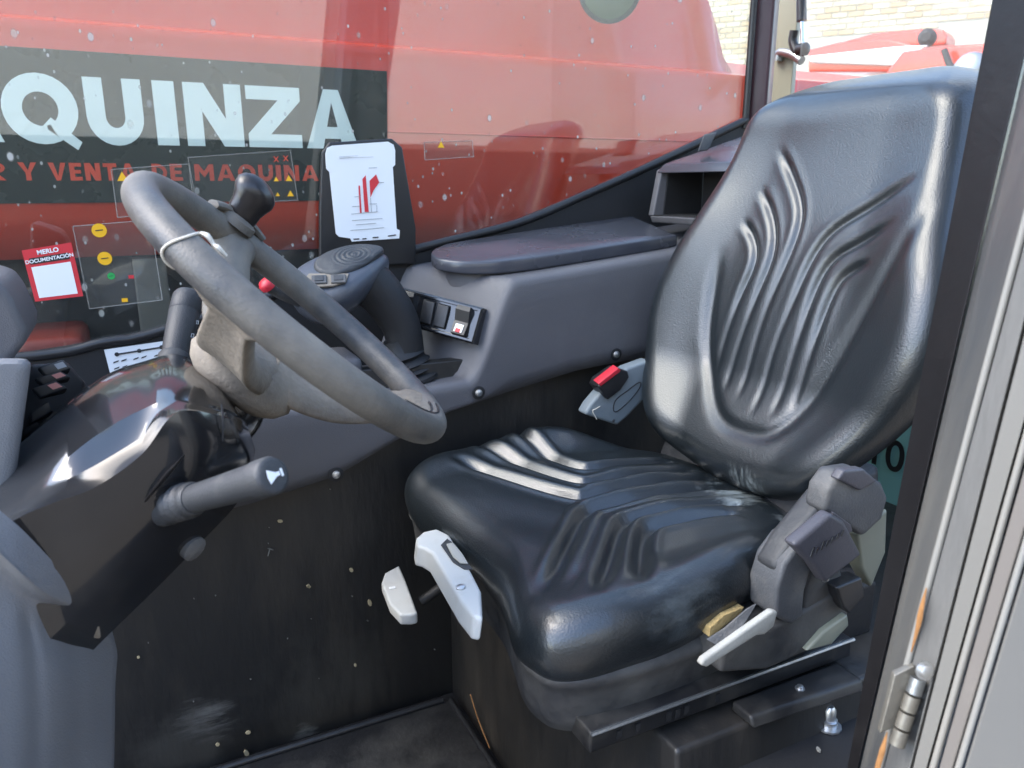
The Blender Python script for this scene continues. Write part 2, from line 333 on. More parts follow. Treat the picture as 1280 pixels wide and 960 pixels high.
# ------------------------------------------------------------------ lettering (bold block capitals as polygons, height 1)
def arc(cx, cy, rx, ry, a0, a1, s, k=14):
    out = []
    for i in range(k):
        A, B = R(a0+(a1-a0)*i/k), R(a0+(a1-a0)*(i+1)/k)
        out.append([(cx+rx*math.cos(A), cy+ry*math.sin(A)), (cx+rx*math.cos(B), cy+ry*math.sin(B)), (cx+(rx-s)*math.cos(B), cy+(ry-s)*math.sin(B)), (cx+(rx-s)*math.cos(A), cy+(ry-s)*math.sin(A))])
    return out
def rc(x0, y0, x1, y1): return [(x0, y0), (x1, y0), (x1, y1), (x0, y1)]
def glyph(c, w, s=.27):
    if c == 'I': return [rc(0, 0, w, 1)]
    if c == 'U': return [rc(0, .42, s, 1), rc(w-s, .42, w, 1)] + arc(w/2, .42, w/2, .44, 180, 360, s)
    if c in 'OQ':
        o = arc(w/2, .5, w/2, .52, 0, 360, s*1.0, 28)
        if c == 'Q': o.append([(w*.5, .25), (w*.62, .38), (w*1.0, .02), (w*.93, -.1)])
        return o
    if c == 'N': return [rc(0, 0, s, 1), rc(w-s, 0, w, 1), [(.02, 1), (s*1.2, 1), (w-.02, 0), (w-s*1.2, 0)]]
    if c == 'Z': return [rc(0, .78, w, 1), rc(0, 0, w, .22), [(0, .22), (w*.42, .22), (w, .78), (w*.58, .78)]]
    if c == 'A': return [[(0, 0), (s*1.08, 0), (w/2, .78), (w/2, 1), (w*.36, 1)], [(w, 0), (w-s*1.08, 0), (w/2, .78), (w/2, 1), (w*.64, 1)], [(w*.3, .17), (w*.7, .17), (w*.63, .37), (w*.37, .37)]]
    if c == 'M': return [rc(0, 0, s, 1), rc(w-s, 0, w, 1), [(s, 1), (s, .6), (w/2, .2), (w/2, .58)], [(w-s, 1), (w-s, .6), (w/2, .2), (w/2, .58)]]
    if c == 'V': return [[(0, 1), (s*1.05, 1), (w/2, .25), (w/2, 0), (w*.38, 0)], [(w, 1), (w-s*1.05, 1), (w/2, .25), (w/2, 0), (w*.62, 0)]]
    if c == 'Y': return [rc(w/2-s/2, 0, w/2+s/2, .42), [(0, 1), (s*1.1, 1), (w/2+s*.25, .42), (w/2-s/2, .42)], [(w, 1), (w-s*1.1, 1), (w/2, .55), (w/2+s*.25, .42), (w/2+s/2, .42)]]
    if c == 'E': return [rc(0, 0, s, 1), rc(s, .79, w, 1), rc(s, .4, w*.92, .6), rc(s, 0, w, .21)]
    if c == 'T': return [rc(0, .78, w, 1), rc(w/2-s/2, 0, w/2+s/2, .78)]
    if c == 'D': return [rc(0, 0, s, 1)] + arc(s, .5, w-s, .5, -90, 90, s*.8)
    if c == 'R': return [rc(0, 0, s, 1)] + arc(s, .69, w-s, .31, -90, 90, s*.75) + [[(s, .4), (s*1.5, .4), (w, 0), (w-s*1.2, 0)]]
    return []
def lettering(name, items, O, U, V, N, h, m, parent, layer=.0005, s=.27):
    """items: (char, u0, width) in metres along U"""
    O, U, V, N = Vector(O), Vector(U), Vector(V), Vector(N); out = []
    for c, u0, w in items:
        v = []; f = []
        for k, poly in enumerate(glyph(c, w/h, s)):
            off = N*(layer*(k % 3)*.35); b = len(v)
            v += [O+U*(u0+x*h)+V*(y*h)+off for x, y in poly]; f.append(tuple(range(b, b+len(poly))))
        if f:
            me = pyd(v, f); bm = bmesh.new(); bm.from_mesh(me)
            for fa in bm.faces:
                fa.normal_update()
                if fa.normal.dot(N) < 0: fa.normal_flip()
            bm.to_mesh(me); bm.free()
            out.append(link(name, me, m, parent))
    return out
def text(name, s, O, U, V, size, m, parent, bold=.0):
    cu = bpy.data.curves.new('t', 'FONT'); cu.body = s; cu.size = size; cu.offset = bold; cu.align_x = 'CENTER'; cu.align_y = 'CENTER'
    t = bpy.data.objects.new('t', cu); COL.objects.link(t); bpy.context.view_layer.update()
    me = bpy.data.meshes.new_from_object(t.evaluated_get(bpy.context.evaluated_depsgraph_get())); bpy.data.objects.remove(t)
    U, V, O = Vector(U).normalized(), Vector(V).normalized(), Vector(O)
    for vt in me.vertices: vt.co = O+U*vt.co.x+V*vt.co.y
    me.materials.clear(); return link(name, me, m, parent)
XX, YY, ZZ = Vector((1, 0, 0)), Vector((0, 1, 0)), Vector((0, 0, 1))

# ================================================================== SETTING
struct(link('ground', pyd([(-150, -150, -.95), (150, -150, -.95), (150, 150, -.95), (-150, 150, -.95)], [(0, 1, 2, 3)]), 'asphalt'))
# cab floor, footwell wall, seat pedestal, roof
fl = struct(box('floor', (-.9, .30, -.04), (1.35, 1.30, 0), 'floor_black', bev=.002))
box('floor_mat', (-.35, .42, .001), (.415, 1.072, .014), 'floor_black', fl, bev=.005)
tube('mat_edge', [(-.36, 1.068, .017), (.40, 1.068, .017)], .006, 'satin_black', fl, seg=8)
tube('mat_edge', [(.412, 1.06, .017), (.412, .42, .017)], .005, 'satin_black', fl, seg=8)
fw = struct(box('footwell_wall', (-.9, 1.10, 0), (1.3, 1.125, .60), 'footwell_black', bev=.002))
# small debris stuck to the footwell wall
def bits(name, pts, m, parent, nrm):
    for p, a, b, ang in pts:
        t, u, w = frame_of(nrm); c = Vector(p); ca, sa = math.cos(ang), math.sin(ang)
        loop = [c+(u*ca+w*sa)*(a*math.cos(q))+(w*ca-u*sa)*(b*math.sin(q)) for q in [2*math.pi*k/7 for k in range(7)]]
        prism(name, loop, Vector(nrm)*.002, m, parent, bev=0)
bits('crumb', [((0.1618, 1.0990, 0.3844), .004, .0025, .3), ((0.2638, 1.0990, 0.2799), .004, .0028, 1.2), ((0.2905, 1.0990, 0.2150), .0065, .003, 1.4), ((0.1965, 1.0990, 0.2673), .003, .002, .2), ((0.0877, 1.0990, 0.0426), .004, .003, .1),
     ((0.0425, 1.0990, 0.0373), .003, .003, .1), ((0.0823, 1.0990, 0.0063), .007, .0035, 1.3), ((0.1954, 1.0990, 0.2689), .003, .0025, 2.), ((-0.0477, 1.0990, 0.2171), .002, .002, 0), ((0.2613, 1.0990, 0.1087), .002, .003, 0)], 'debris', fw, (0, -1, 0))
bits('scuff', [((0.1420, 1.0990, 0.3380), .007, .0007, 1.9), ((0.1447, 1.0990, 0.3426), .005, .0007, .5)], 'debris_pale', fw, (0, -1, 0))
sc0, sc1 = Vector((-0.0029, 1.0990, 0.1170)), Vector((0.0749, 1.0990, 0.0326))
for i in range(16):
    u = -.05+.46*random.random(); z = .08+.36*random.random()
    bits('speck', [((u, 1.099, z), .0006+.0009*random.random(), .0007, random.random()*3)], 'debris_pale', fw, (0, -1, 0))
# pedestal carrying the seat
pd = struct(hexa('pedestal', [(.43, .46, 0), (1.3, .43, 0), (1.3, 1.10, 0), (.43, 1.10, 0), (.43, .50, .33), (1.3, .50, .33), (1.3, 1.10, .33), (.43, 1.10, .33)], 'footwell_black', bev=.006))
tube('rust_line', [(0.4240, 1.0028, 0.0628), (0.4240, 0.9715, 0.0361), (0.4240, 0.9291, 0.0148)], .0009, 'rust', pd, seg=6)
sl = struct(hexa('sill', [(.43, .34, 0), (1.3, .34, 0), (1.3, .50, 0), (.43, .50, 0), (.43, .36, .285), (1.3, .36, .285), (1.3, .52, .285), (.43, .52, .285)], 'matte_black', bev=.006))
o = bolt('bolt', (0.6340, 0.5336, 0.2860), (0, 0, 1), .0085, 'metal_worn', sl)
o = bolt('bolt', (0.6407, 0.4972, 0.2860), (0, 0, 1), .0095, 'bolt_metal', sl)
lathe('bolt_shank', Vector((0.6407, 0.4972, 0.2860))+ZZ*.01, (0, 0, 1), ((0, .007), (.012, .007), (.016, .004)), 'bolt_metal', o, seg=12)
bits('crumb', [((0.6005, 0.4741, 0.2870), .004, .002, .4), ((0.5215, 0.5311, 0.2870), .002, .002, .4), ((0.5608, 0.5429, 0.2870), .002, .0015, .4)], 'debris_pale', sl, (0, 0, 1))
roof = thing('cab_roof', (.4, .8, 1.78), 'glazed cab roof with a dark frame and bars above the seat', 'roof')
for a_, b_ in (((-.55, .30, 1.78), (1.35, .37, 1.84)), ((-.55, 1.27, 1.78), (1.35, 1.34, 1.84)), ((-.55, .37, 1.781), (-.47, 1.27, 1.84)), ((1.25, .37, 1.781), (1.35, 1.27, 1.84))): box('roof_rail', a_, b_, 'roof_grey', roof, bev=.01)
for x in (0.0, .45, .9): box('roof_bar', (x, .37, 1.79), (x+.03, 1.27, 1.82), 'roof_grey', roof, bev=.004)
box('roof_glass', (-.47, .37, 1.825), (1.25, 1.27, 1.831), 'rear_glass', roof, bev=0)
# cab side panel below the window
WB = [(-.75, .640), (-0.1747, 1.2700, 0.6316), (-0.0426, 1.2700, 0.6439), (0.0459, 1.2700, 0.6570), (0.4490, 1.2700, 0.7702), (0.6332, 1.2700, 0.7998), (0.7757, 1.2700, 0.8481), (0.9378, 1.2700, 0.9076), (1.1632, 1.2700, 0.9965)]
WB = [p if len(p) == 2 else (p[0], p[2]) for p in WB]
WB[4] = (.40, .752)
sp = struct(prism('side_panel', [(x, 1.262, z-.004) for x, z in WB]+[(WB[-1][0], 1.262, 0), (-.75, 1.262, 0)], (0, .05, 0), 'matte_black', bev=0))

# ================================================================== SIDE WINDOW
win = thing('side_window', (.2, 1.268, .65), 'dusty side window of the cab, seen through onto the red boom', 'window')
prism('glass_pane', [(x, 1.266, z-.002) for x, z in WB]+[(WB[-1][0], 1.266, 1.76), (-.75, 1.266, 1.76)], (0, .005, 0), 'window_glass', win, bev=0)
tube('rubber_seal', [(x, 1.262, z) for x, z in WB], .0075, 'satin_black', win, seg=10, per=5)

# ================================================================== BOOM OUTSIDE
boom = thing('telescopic_boom', (-.5, 1.5, .8), 'big red telescopic boom with dark lettered decal behind the window', 'boom')
def boomsec(x, top=1.40, low=.775):
    return [(x, 1.50, 1.105), (x, 1.506, 1.12), (x, 1.53, 1.128), (x, 1.58, top-.04), (x, 1.64, top), (x, 2.1, top), (x, 2.15, 1.1), (x, 2.15, .80), (x, 2.1, low-.03), (x, 1.56, low-.03), (x, 1.515, low+.005), (x, 1.50, low+.04), (x, 1.5, .925), (x, 1.4985, .932), (x, 1.4985, .94), (x, 1.5, .947)]
xs = [-3.2, -1.5, -.5, 0, .5, 1.0, 1.19]
secs = [boomsec(x) for x in xs]
for a in (15, 30, 45, 60, 75, 88):
    secs.append(boomsec(1.19+.17*math.sin(R(a)), 1.165+.235*math.cos(R(a))))
secs += [boomsec(1.6, 1.165), boomsec(2.6, 1.165)]
loft('beam', secs, 'boom_red', boom, ang=35)
DX = .482
dec = sheet('decal_panel', [(-1.3, 1.4975, .8395), (DX-.008, 1.4975, .8395), (DX, 1.4975, 1.0765), (-1.3, 1.4975, 1.0765)], 'decal_dark', boom, .0006, (0, -1, 0))
LO = (0, 1.4955, .934)
lettering('letter', [('A', -.262, .112), ('Q', -.148, .106), ('U', -.031, .085), ('I', .0715, .034), ('N', .119, .094), ('Z', .221, .094), ('A', .323, .098)], LO, XX, ZZ, (0, -1, 0), .104, 'decal_white', dec)
def word(s, x0, x1, wd):
    tot = sum(wd[c] for c in s)+.18*(len(s)-1); k = (x1-x0)/tot; x = x0; out = []
    for c in s: out.append((c, x, wd[c]*k)); x += (wd[c]+.18)*k
    return out
WD = dict(A=1.0, Q=1.0, U=.85, I=.3, N=.9, Z=.85, M=1.05, E=.7, T=.8, D=.85, V=1., Y=.95, R=.85)
SO = (0, 1.4955, .8755)
for wrd, a, b in (('R', -.178, -.156), ('Y', -.138, -.112), ('VENTA', -.096, .033), ('DE', .057, .105), ('MAQUINARIA', .125, .421)):
    lettering('small_letter', word(wrd, a, b, WD), SO, XX, ZZ, (0, -1, 0), .028, 'decal_red', dec, s=.26)
# weld seam lines along the boom
tube('seam', [(.33, 1.4995, .968), (1.5, 1.4995, .966)], .0022, 'boom_red', boom, seg=6)
# chassis under the boom
ch = thing('chassis', (-.5, 1.5, 0), 'dark machine chassis below the red boom, seen low in the window', 'chassis')
box('engine_deck', (-3, 1.60, -.4), (2.2, 2.4, .742), 'matte_black', ch, bev=.02)
box('fender', (-1.2, 1.42, .50), (-.075, 1.75, .628), 'fender_red', ch, bev=.02)
box('bracket', (.01, 1.55, .60), (.065, 1.6, .74), 'jamb_brown', ch, bev=.004)

mir = thing('round_disc', (0.8999, 1.3800, 1.2339), 'round dark mirror in place of a round reflection, at the top edge above the boom', 'disc')  # solid disc and arm stand in for a round greenish reflection
lathe('disc_shell', (0.8998, 1.3800, 1.2367), (-.35, -.92, -.15), ((-.03, .02), (-.012, .055), (0, .062), (.004, .062), (.0045, .056)), 'cover_grey', mir, seg=36, ang=40)
lathe('disc_face', Vector((0.8998, 1.3800, 1.2367))+Vector((-.35, -.92, -.15)).normalized()*.004, (-.35, -.92, -.15), ((0, .055), (.002, .05), (.005, .03), (.006, .002)), 'disc_green', mir, seg=36, ang=60)
tube('disc_arm', [(0.9120, 1.4000, 1.2648), (0.9273, 1.4200, 1.3562), (0.9378, 1.4000, 1.4484)], .008, 'satin_black', mir, seg=10)

# ================================================================== STICKERS ON GLASS
GY = 1.2645
def glq(*p): return [(x, GY, z) for x, z in p]
st = thing('document_sticker', (-0.0952, 1.2645, 0.7497), 'red bordered document sticker with white panel, low on the window', 'sticker')
A, B_, C_, D_ = [Vector(p) for p in ((-0.1276, 1.2645, 0.7810), (-0.0664, 1.2645, 0.7900), (-0.0609, 1.2645, 0.7135), (-0.1211, 1.2645, 0.7094))]
def bil(u, v, off=0.): return (A*(1-u)*(1-v)+B_*u*(1-v)+C_*u*v+D_*(1-u)*v)+Vector((0, -off, 0))
def bq(u0, v0, u1, v1, off): return [bil(u0, v0, off), bil(u1, v0, off), bil(u1, v1, off), bil(u0, v1, off)]
sheet('border', bq(0, 0, 1, 1, 0), 'red_print', st, .0004, (0, -1, 0))
sheet('white_panel', bq(.1, .34, .9, .94, .0006), 'card_white', st, .0003, (0, -1, 0))
sheet('title_bar', bq(.1, .17, .9, .29, .0006), 'black_print', st, .0003, (0, -1, 0))
U_ = (B_-A).normalized(); V_ = (A-D_).normalized()
text('title_text', 'DOCUMENTACIÓN', bil(.5, .23, .0014), U_, V_, .0068, 'card_white', st, bold=.0002)
text('heading_text', 'MERLO', bil(.5, .09, .0014), U_, V_, .0085, 'card_white', st, bold=.0003)
def film(name, q, label, marks):
    c = sum((Vector(p) for p in q), Vector())/4; t = thing(name, c, label, 'sticker')
    sheet('film', q, 'film', t, .0002, (0, -1, 0))
    for i in range(4):
        tube('film_edge', [Vector(q[i])+Vector((0, -.0005, 0)), Vector(q[(i+1) % 4])+Vector((0, -.0005, 0))], .0007, 'film_edge', t, seg=5, smoothpath=False)
    for p, kind, r, mm in marks:
        p = Vector(p)+Vector((0, -.0012, 0))
        if kind == 'o': lp = [p+Vector((r*math.cos(q_), 0, r*math.sin(q_))) for q_ in [2*math.pi*k/18 for k in range(18)]]
        elif kind == 't': lp = [p+Vector((-r, 0, -r*.8)), p+Vector((r, 0, -r*.8)), p+Vector((0, 0, r))]
        elif kind == 'x':
            for sg in (-1, 1):
                sheet('cross_mark', [p+Vector((-r, -.0002*sg, -r*sg)), p+Vector((-r*.6, -.0002*sg, -r*sg)), p+Vector((r, -.0002*sg, r*sg)), p+Vector((r*.6, -.0002*sg, r*sg))], mm, t, .0001, (0, -1, 0))
            continue
        else: lp = [p+Vector((-r, 0, -r*.7)), p+Vector((r, 0, -r*.7)), p+Vector((r, 0, r*.7)), p+Vector((-r, 0, r*.7))]
        s_ = sheet('symbol', lp, mm, t, .0002, (0, -1, 0))
        if kind == 'o':
            sheet('symbol_line', [p+Vector((-r*.5, -.0008, -r*.1)), p+Vector((r*.5, -.0008, 0)), p+Vector((r*.5, -.0008, r*.15)), p+Vector((-r*.5, -.0008, r*.05))], 'black_print', s_, .0001, (0, -1, 0))
film('symbol_sticker', [(-0.0616, 1.2645, 0.8121), (0.0387, 1.2645, 0.8189), (0.0424, 1.2645, 0.7010), (-0.0551, 1.2645, 0.6945)], 'clear sticker with two round yellow symbols beside the red bordered sticker',
     [((-0.0294, 1.2645, 0.8057), 'o', .0098, 'yellow_print'), ((-0.0270, 1.2645, 0.7659), 'o', .0095, 'yellow_print'), ((-0.0217, 1.2645, 0.7403), 'o', .005, 'green_print'), ((0.0042, 1.2645, 0.7378), 's', .0035, 'red_print'), ((-0.0081, 1.2645, 0.7043), 's', .004, 'yellow_print')])
film('clear_warning_sticker', [(-0.0042, 1.2645, 0.8897), (0.0988, 1.2645, 0.8984), (0.1001, 1.2645, 0.8329), (-0.0038, 1.2645, 0.8231)], 'clear sticker with one yellow triangle above the steering wheel rim', [((0.0089, 1.2645, 0.8799), 't', .0072, 'yellow_print')])
film('cross_warning_sticker', [(0.0986, 1.2645, 0.9075), (0.2471, 1.2645, 0.9203), (0.2529, 1.2645, 0.8455), (0.1039, 1.2645, 0.8375)], 'clear sticker with red crosses and four yellow triangles left of the load chart',
     [((0.2244, 1.2645, 0.9069), 'x', .004, 'decal_red'), ((0.2389, 1.2645, 0.9083), 'x', .004, 'decal_red'), ((0.2221, 1.2645, 0.8771), 't', .0038, 'yellow_print'), ((0.2416, 1.2645, 0.8784), 't', .005, 'yellow_print'), ((0.2228, 1.2645, 0.8543), 't', .0032, 'yellow_print'), ((0.2424, 1.2645, 0.8554), 't', .005, 'yellow_print')])
film('small_warning_sticker', [(0.4666, 1.2645, 0.9370), (0.5539, 1.2645, 0.9416), (0.5565, 1.2645, 0.9153), (0.4672, 1.2645, 0.9088)], 'small clear sticker with a yellow triangle right of the load chart', [((0.4965, 1.2645, 0.9338), 't', .0058, 'yellow_print')])

# ================================================================== LOAD CHART CARD
lc = thing('load_chart', (0.3457, 1.2400, 0.7820), 'white load chart card with red diagram on a black holder', 'chart')
prism('holder', [(0.2930, 1.2500, 0.9182), (0.3052, 1.2500, 0.9327), (0.4067, 1.2500, 0.9412), (0.4238, 1.2500, 0.9279), (0.4428, 1.2500, 0.7983), (0.4408, 1.2500, 0.7383), (0.2781, 1.2500, 0.7391), (0.2840, 1.2500, 0.8332)], (0, .012, 0), 'satin_black', lc, bev=.003)
cp = [(407,196),(408,186),(414,182),(487,177),(493,183),(494,206),(491,210),(495,285),(500,291),(499,299),(440,302),(438,297),(420,295),(418,214),(409,210)]
CPW = [(0.2969, 1.2460, 0.9157), (0.2999, 1.2460, 0.9241), (0.3077, 1.2460, 0.9279), (0.3985, 1.2460, 0.9359), (0.4077, 1.2460, 0.9312), (0.4100, 1.2460, 0.9225), (0.4091, 1.2460, 0.9001), (0.4049, 1.2460, 0.8963), (0.4078, 1.2460, 0.7980), (0.4132, 1.2460, 0.7953), (0.4114, 1.2460, 0.7823), (0.3314, 1.2460, 0.7796), (0.3291, 1.2460, 0.7847), (0.3110, 1.2460, 0.7878), (0.3061, 1.2460, 0.7930), (0.3015, 1.2460, 0.8881), (0.2968, 1.2460, 0.8929)]
cd_ = prism('card', CPW, (0, .002, 0), 'card_white', lc, bev=0)
def cs(m, *p): sheet('chart_print', list(p), m, cd_, .0002, (0, -1, 0))
cs('red_print', (0.3463, 1.2452, 0.8674), (0.3489, 1.2452, 0.8674), (0.3494, 1.2452, 0.8249), (0.3467, 1.2452, 0.8249))
cs('red_print', (0.3533, 1.2452, 0.8774), (0.3589, 1.2452, 0.8836), (0.3613, 1.2452, 0.8260), (0.3547, 1.2452, 0.8261))
cs('red_print', (0.3650, 1.2452, 0.8749), (0.3761, 1.2452, 0.8849), (0.3808, 1.2452, 0.8724), (0.3709, 1.2452, 0.8599), (0.3651, 1.2452, 0.8486))
for q in ((439,267.5,472,264.5,.9),(440,258,450,257.6,.6),(461,209.8,471,209.4,.6),(473,228,480,228,.7),(463,247,464,264,.6),(440,275,478,273,.4),(438,289,480,285,1.6),(448,246,452,246,.5),(446,239,449,239,.5),(462,255,471,254.6,.5),(444,281,468,279,.4)):
    pass
for a_, b_ in (((0.3322, 1.2452, 0.8232), (0.3761, 1.2452, 0.8263)), ((0.3342, 1.2452, 0.8352), (0.3473, 1.2452, 0.8355)), ((0.3646, 1.2452, 0.8947), (0.3779, 1.2452, 0.8954)), ((0.3795, 1.2452, 0.8724), (0.3888, 1.2452, 0.8724)), ((0.3651, 1.2452, 0.8486), (0.3660, 1.2452, 0.8259)),
               ((0.3330, 1.2452, 0.8132), (0.3837, 1.2452, 0.8154)), ((0.3295, 1.2452, 0.7975), (0.3857, 1.2452, 0.8006)), ((0.3633, 1.2452, 0.8386), (0.3753, 1.2452, 0.8390)), ((0.3392, 1.2452, 0.8061), (0.3725, 1.2452, 0.8079)), ((0.3389, 1.2452, 0.8501), (0.3480, 1.2452, 0.8505)), ((0.3752, 1.2452, 0.8372), (0.3747, 1.2452, 0.8258))):
    tube('chart_line', [a_, b_], .0004, 'grey_print', cd_, seg=4, smoothpath=False)
for k in range(3):
    a_ = Vector((0.3178, 1.2452, 0.9112)).lerp(Vector((0.3171, 1.2452, 0.8991)), k/8) if k < 3 else Vector((0.3204, 1.2452, 0.8204)).lerp(Vector((0.3240, 1.2452, 0.7926)), (k-3)/5)
    ln = (.030, .055, .02, .066, .05, .06, .045, .062, .03)[k]; tube('chart_line', [a_, a_+Vector((ln, 0, .0022))], .0002, 'grey_print', cd_, seg=4, smoothpath=False)
for a_, b_ in (((0.3340, 1.2452, 0.7834), (0.3433, 1.2452, 0.7836)), ((0.3486, 1.2452, 0.7834), (0.3553, 1.2452, 0.7837)), ((0.3661, 1.2452, 0.7850), (0.3755, 1.2452, 0.7853)), ((0.3920, 1.2452, 0.7868), (0.4058, 1.2452, 0.7882))):
    tube('chart_line', [a_, b_], .0010, 'black_print', cd_, seg=4, smoothpath=False)

# white lever diagram label on the black sill
lb = thing('lever_label', (-0.0007, 1.2580, 0.6178), 'pale blue lever diagram label on the black sill under the window', 'label')
sheet('plate', [(-0.0437, 1.2600, 0.6337), (0.0402, 1.2600, 0.6394), (0.0465, 1.2600, 0.6026), (-0.0398, 1.2600, 0.5957)], 'card_white', lb, .0006, (0, -1, 0))
tube('diagram_line', [(-0.0278, 1.2588, 0.6252), (0.0336, 1.2588, 0.6303)], .0013, 'black_print', lb, seg=6, smoothpath=False)
for p in ((-0.0278, 1.2584, 0.6253), (0.0026, 1.2584, 0.6278), (0.0336, 1.2584, 0.6304)): lathe('diagram_dot', p, (0, -1, 0), ((0, .0032), (.0003, .0032)), 'black_print', lb, seg=10)
for p in ((-0.0302, 1.2584, 0.6133), (-0.0194, 1.2584, 0.6147), (-0.0031, 1.2584, 0.6155), (0.0079, 1.2584, 0.6168), (0.0256, 1.2584, 0.6175), (-0.0303, 1.2584, 0.6036), (-0.0195, 1.2584, 0.6049), (-0.0021, 1.2584, 0.6055)):
    p = Vector(p); sheet('diagram_mark', [p+Vector((-.004, 0, -.0012)), p+Vector((.003, 0, .0008)), p+Vector((.004, 0, .003)), p+Vector((-.003, 0, .001))], 'black_print', lb, .0002, (0, -1, 0))

# ================================================================== SIDE CONSOLE
con = thing('side_console', (.5, 1.16, .5), 'dark grey moulded side console between the seat and the window', 'console')
def con_top(x, y):
    shelf = .566+.0*x+np.clip(x-.30, 0, .2)*.06
    up = .728+(x-.55)*.10+(y-1.07)*.10
    # signed distance behind the diagonal front face
    d = ((x-.462)*.78+(y-1.07)*.42)/math.hypot(.78, .42)
    k = smooth01(-.002, .066, d)
    k = .35*np.clip(d/.064, 0, 1)+.65*k
    z = shelf+(up-shelf)*k
    # low plinth under the lid
    return z
NX, NY = 190, 44
xs_ = np.linspace(-.35, 1.15, NX); ys_ = 1.066+(1.262-1.066)*np.linspace(0, 1, NY)**1.25
BX = [-.35, .05, .116, .243, .343, .422, .533, .653, .791, 1.15]; BZ = [.40, .425, .429, .450, .494, .524, .546, .566, .576, .59]
verts = []; faces = []
for x in xs_:
    zb = float(np.interp(x, BX, BZ))
    zt = con_top(np.array([x]), ys_)[0] if False else con_top(np.full(NY, x), ys_)
    e = ys_-1.066; Re = .014; xx = np.clip(1-e/Re, 0, 1); zt = zt-Re*(1-np.sqrt(1-xx**2))
    row = [(x, 1.085, zb-.0), (x, 1.069, zb+.002)]+[(x, 1.066+.000*k, zb+(zt[0]-zb)*k/6) for k in range(1, 6)]+[(x, ys_[j], zt[j]) for j in range(NY)]
    verts += row
W = 7+NY
for i in range(NX-1):
    for j in range(W-1): faces.append((i*W+j, (i+1)*W+j, (i+1)*W+j+1, i*W+j+1))
link('moulding', fixn(pyd(verts, faces)), 'console_plastic', con, smooth=True)
for p in ((0.4716, 1.0640, 0.5529), (0.2412, 1.0640, 0.4565), (0.7282, 1.0640, 0.5894)): screw('screw', p, (0, -1, 0), .0062, con)
# arm rest lid with plinth
def lid_loop(dz, s=1.):
    pl = [(.850, 1.098), (.62, 1.096), (.535, 1.102), (.49, 1.118), (.462, 1.142), (.447, 1.172), (.452, 1.205), (.475, 1.230), (.52, 1.245), (.70, 1.256), (.87, 1.258), (.885, 1.24), (.872, 1.12)]
    pl = catmull([np.array(p) for p in pl], 6, True); c = np.array([.66, 1.18])
    return [((p[0]-c[0])*s+c[0], (p[1]-c[1])*s+c[1], .743+((p[0]-c[0])*s+c[0]-.5)*.092+((p[1]-c[1])*s+c[1]-1.1)*.16+dz) for p in pl]
loft('lid_plinth', [lid_loop(-.06, .9), lid_loop(-.012, .9)], 'console_plastic', con)
loft('armrest_lid', [lid_loop(-.014, .985), lid_loop(-.0125, .996), lid_loop(-.010, 1.), lid_loop(.003, 1.), lid_loop(.0052, .994), lid_loop(.006, .982), lid_loop(.0062, .5)], 'lid_plastic', con, ang=60)
# switch panel on the diagonal face
sw = thing('switch_panel', (0.4396, 1.1400, 0.6617), 'black rocker switch panel on the slanted front face of the side console', 'switch panel')
q0, q1, q2, q3 = [Vector(p) for p in ((0.3873, 1.1850, 0.6509), (0.4598, 1.0720, 0.6280), (0.4821, 1.0810, 0.6813), (0.4006, 1.1940, 0.7063))]
q1.x += .012; q2.x += .012; q1.y += .004; q2.y += .004
sn = (q1-q0).cross(q3-q0).normalized()
if sn.y > 0: sn = -sn
def sq(u, v, o=0.): return q0*(1-u)*(1-v)+q1*u*(1-v)+q2*u*v+q3*(1-u)*v+sn*o
loft('frame', [[sq(u, v, -.02) for u, v in ((0, 0), (1, 0), (1, 1), (0, 1))], [sq(u, v, .006) for u, v in ((0, 0), (1, 0), (1, 1), (0, 1))], [sq(u, v, .0085) for u, v in ((.02, .05), (.98, .05), (.98, .95), (.02, .95))], [sq(u, v, .0085) for u, v in ((.05, .1), (.95, .1), (.95, .9), (.05, .9))], [sq(u, v, .005) for u, v in ((.055, .12), (.945, .12), (.945, .88), (.055, .88))]], 'gloss_black', sw, ang=20)
for u in (.36, .54): 
    hexa('blank_cap', [sq(u-.08, .16, .004), sq(u+.08, .16, .004), sq(u+.08, .84, .004), sq(u-.08, .84, .004), sq(u-.07, .2, .0095), sq(u+.07, .2, .0095), sq(u+.07, .8, .0095), sq(u-.07, .8, .0095)], 'satin_black', sw, bev=.001)
for u, mk in ((.10, 'pink_mark'), (.80, 'card_white')):
    r_ = loft('rocker', [[sq(u+(w_*du), v, o_) for du in (-1, 1)]+[sq(u+(w_*du), v, .004) for du in (1, -1)] for v, o_, w_ in ((.10, .008, .075), (.16, .014, .085), (.5, .0095, .085), (.8, .0155, .085), (.93, .013, .075))], 'satin_black', sw, ang=30)
    sheet('rocker_mark', [sq(u-.05, .2, .0145), sq(u+.05, .2, .0145), sq(u+.05, .42, .0115), sq(u-.05, .42, .0115)], mk, r_, .0003, sn)
    if mk == 'card_white': sheet('rocker_mark', [sq(u-.03, .2, .0152), sq(u+.03, .2, .0152), sq(u+.03, .3, .0138), sq(u-.03, .3, .0138)], 'red_print', r_, .0003, sn)
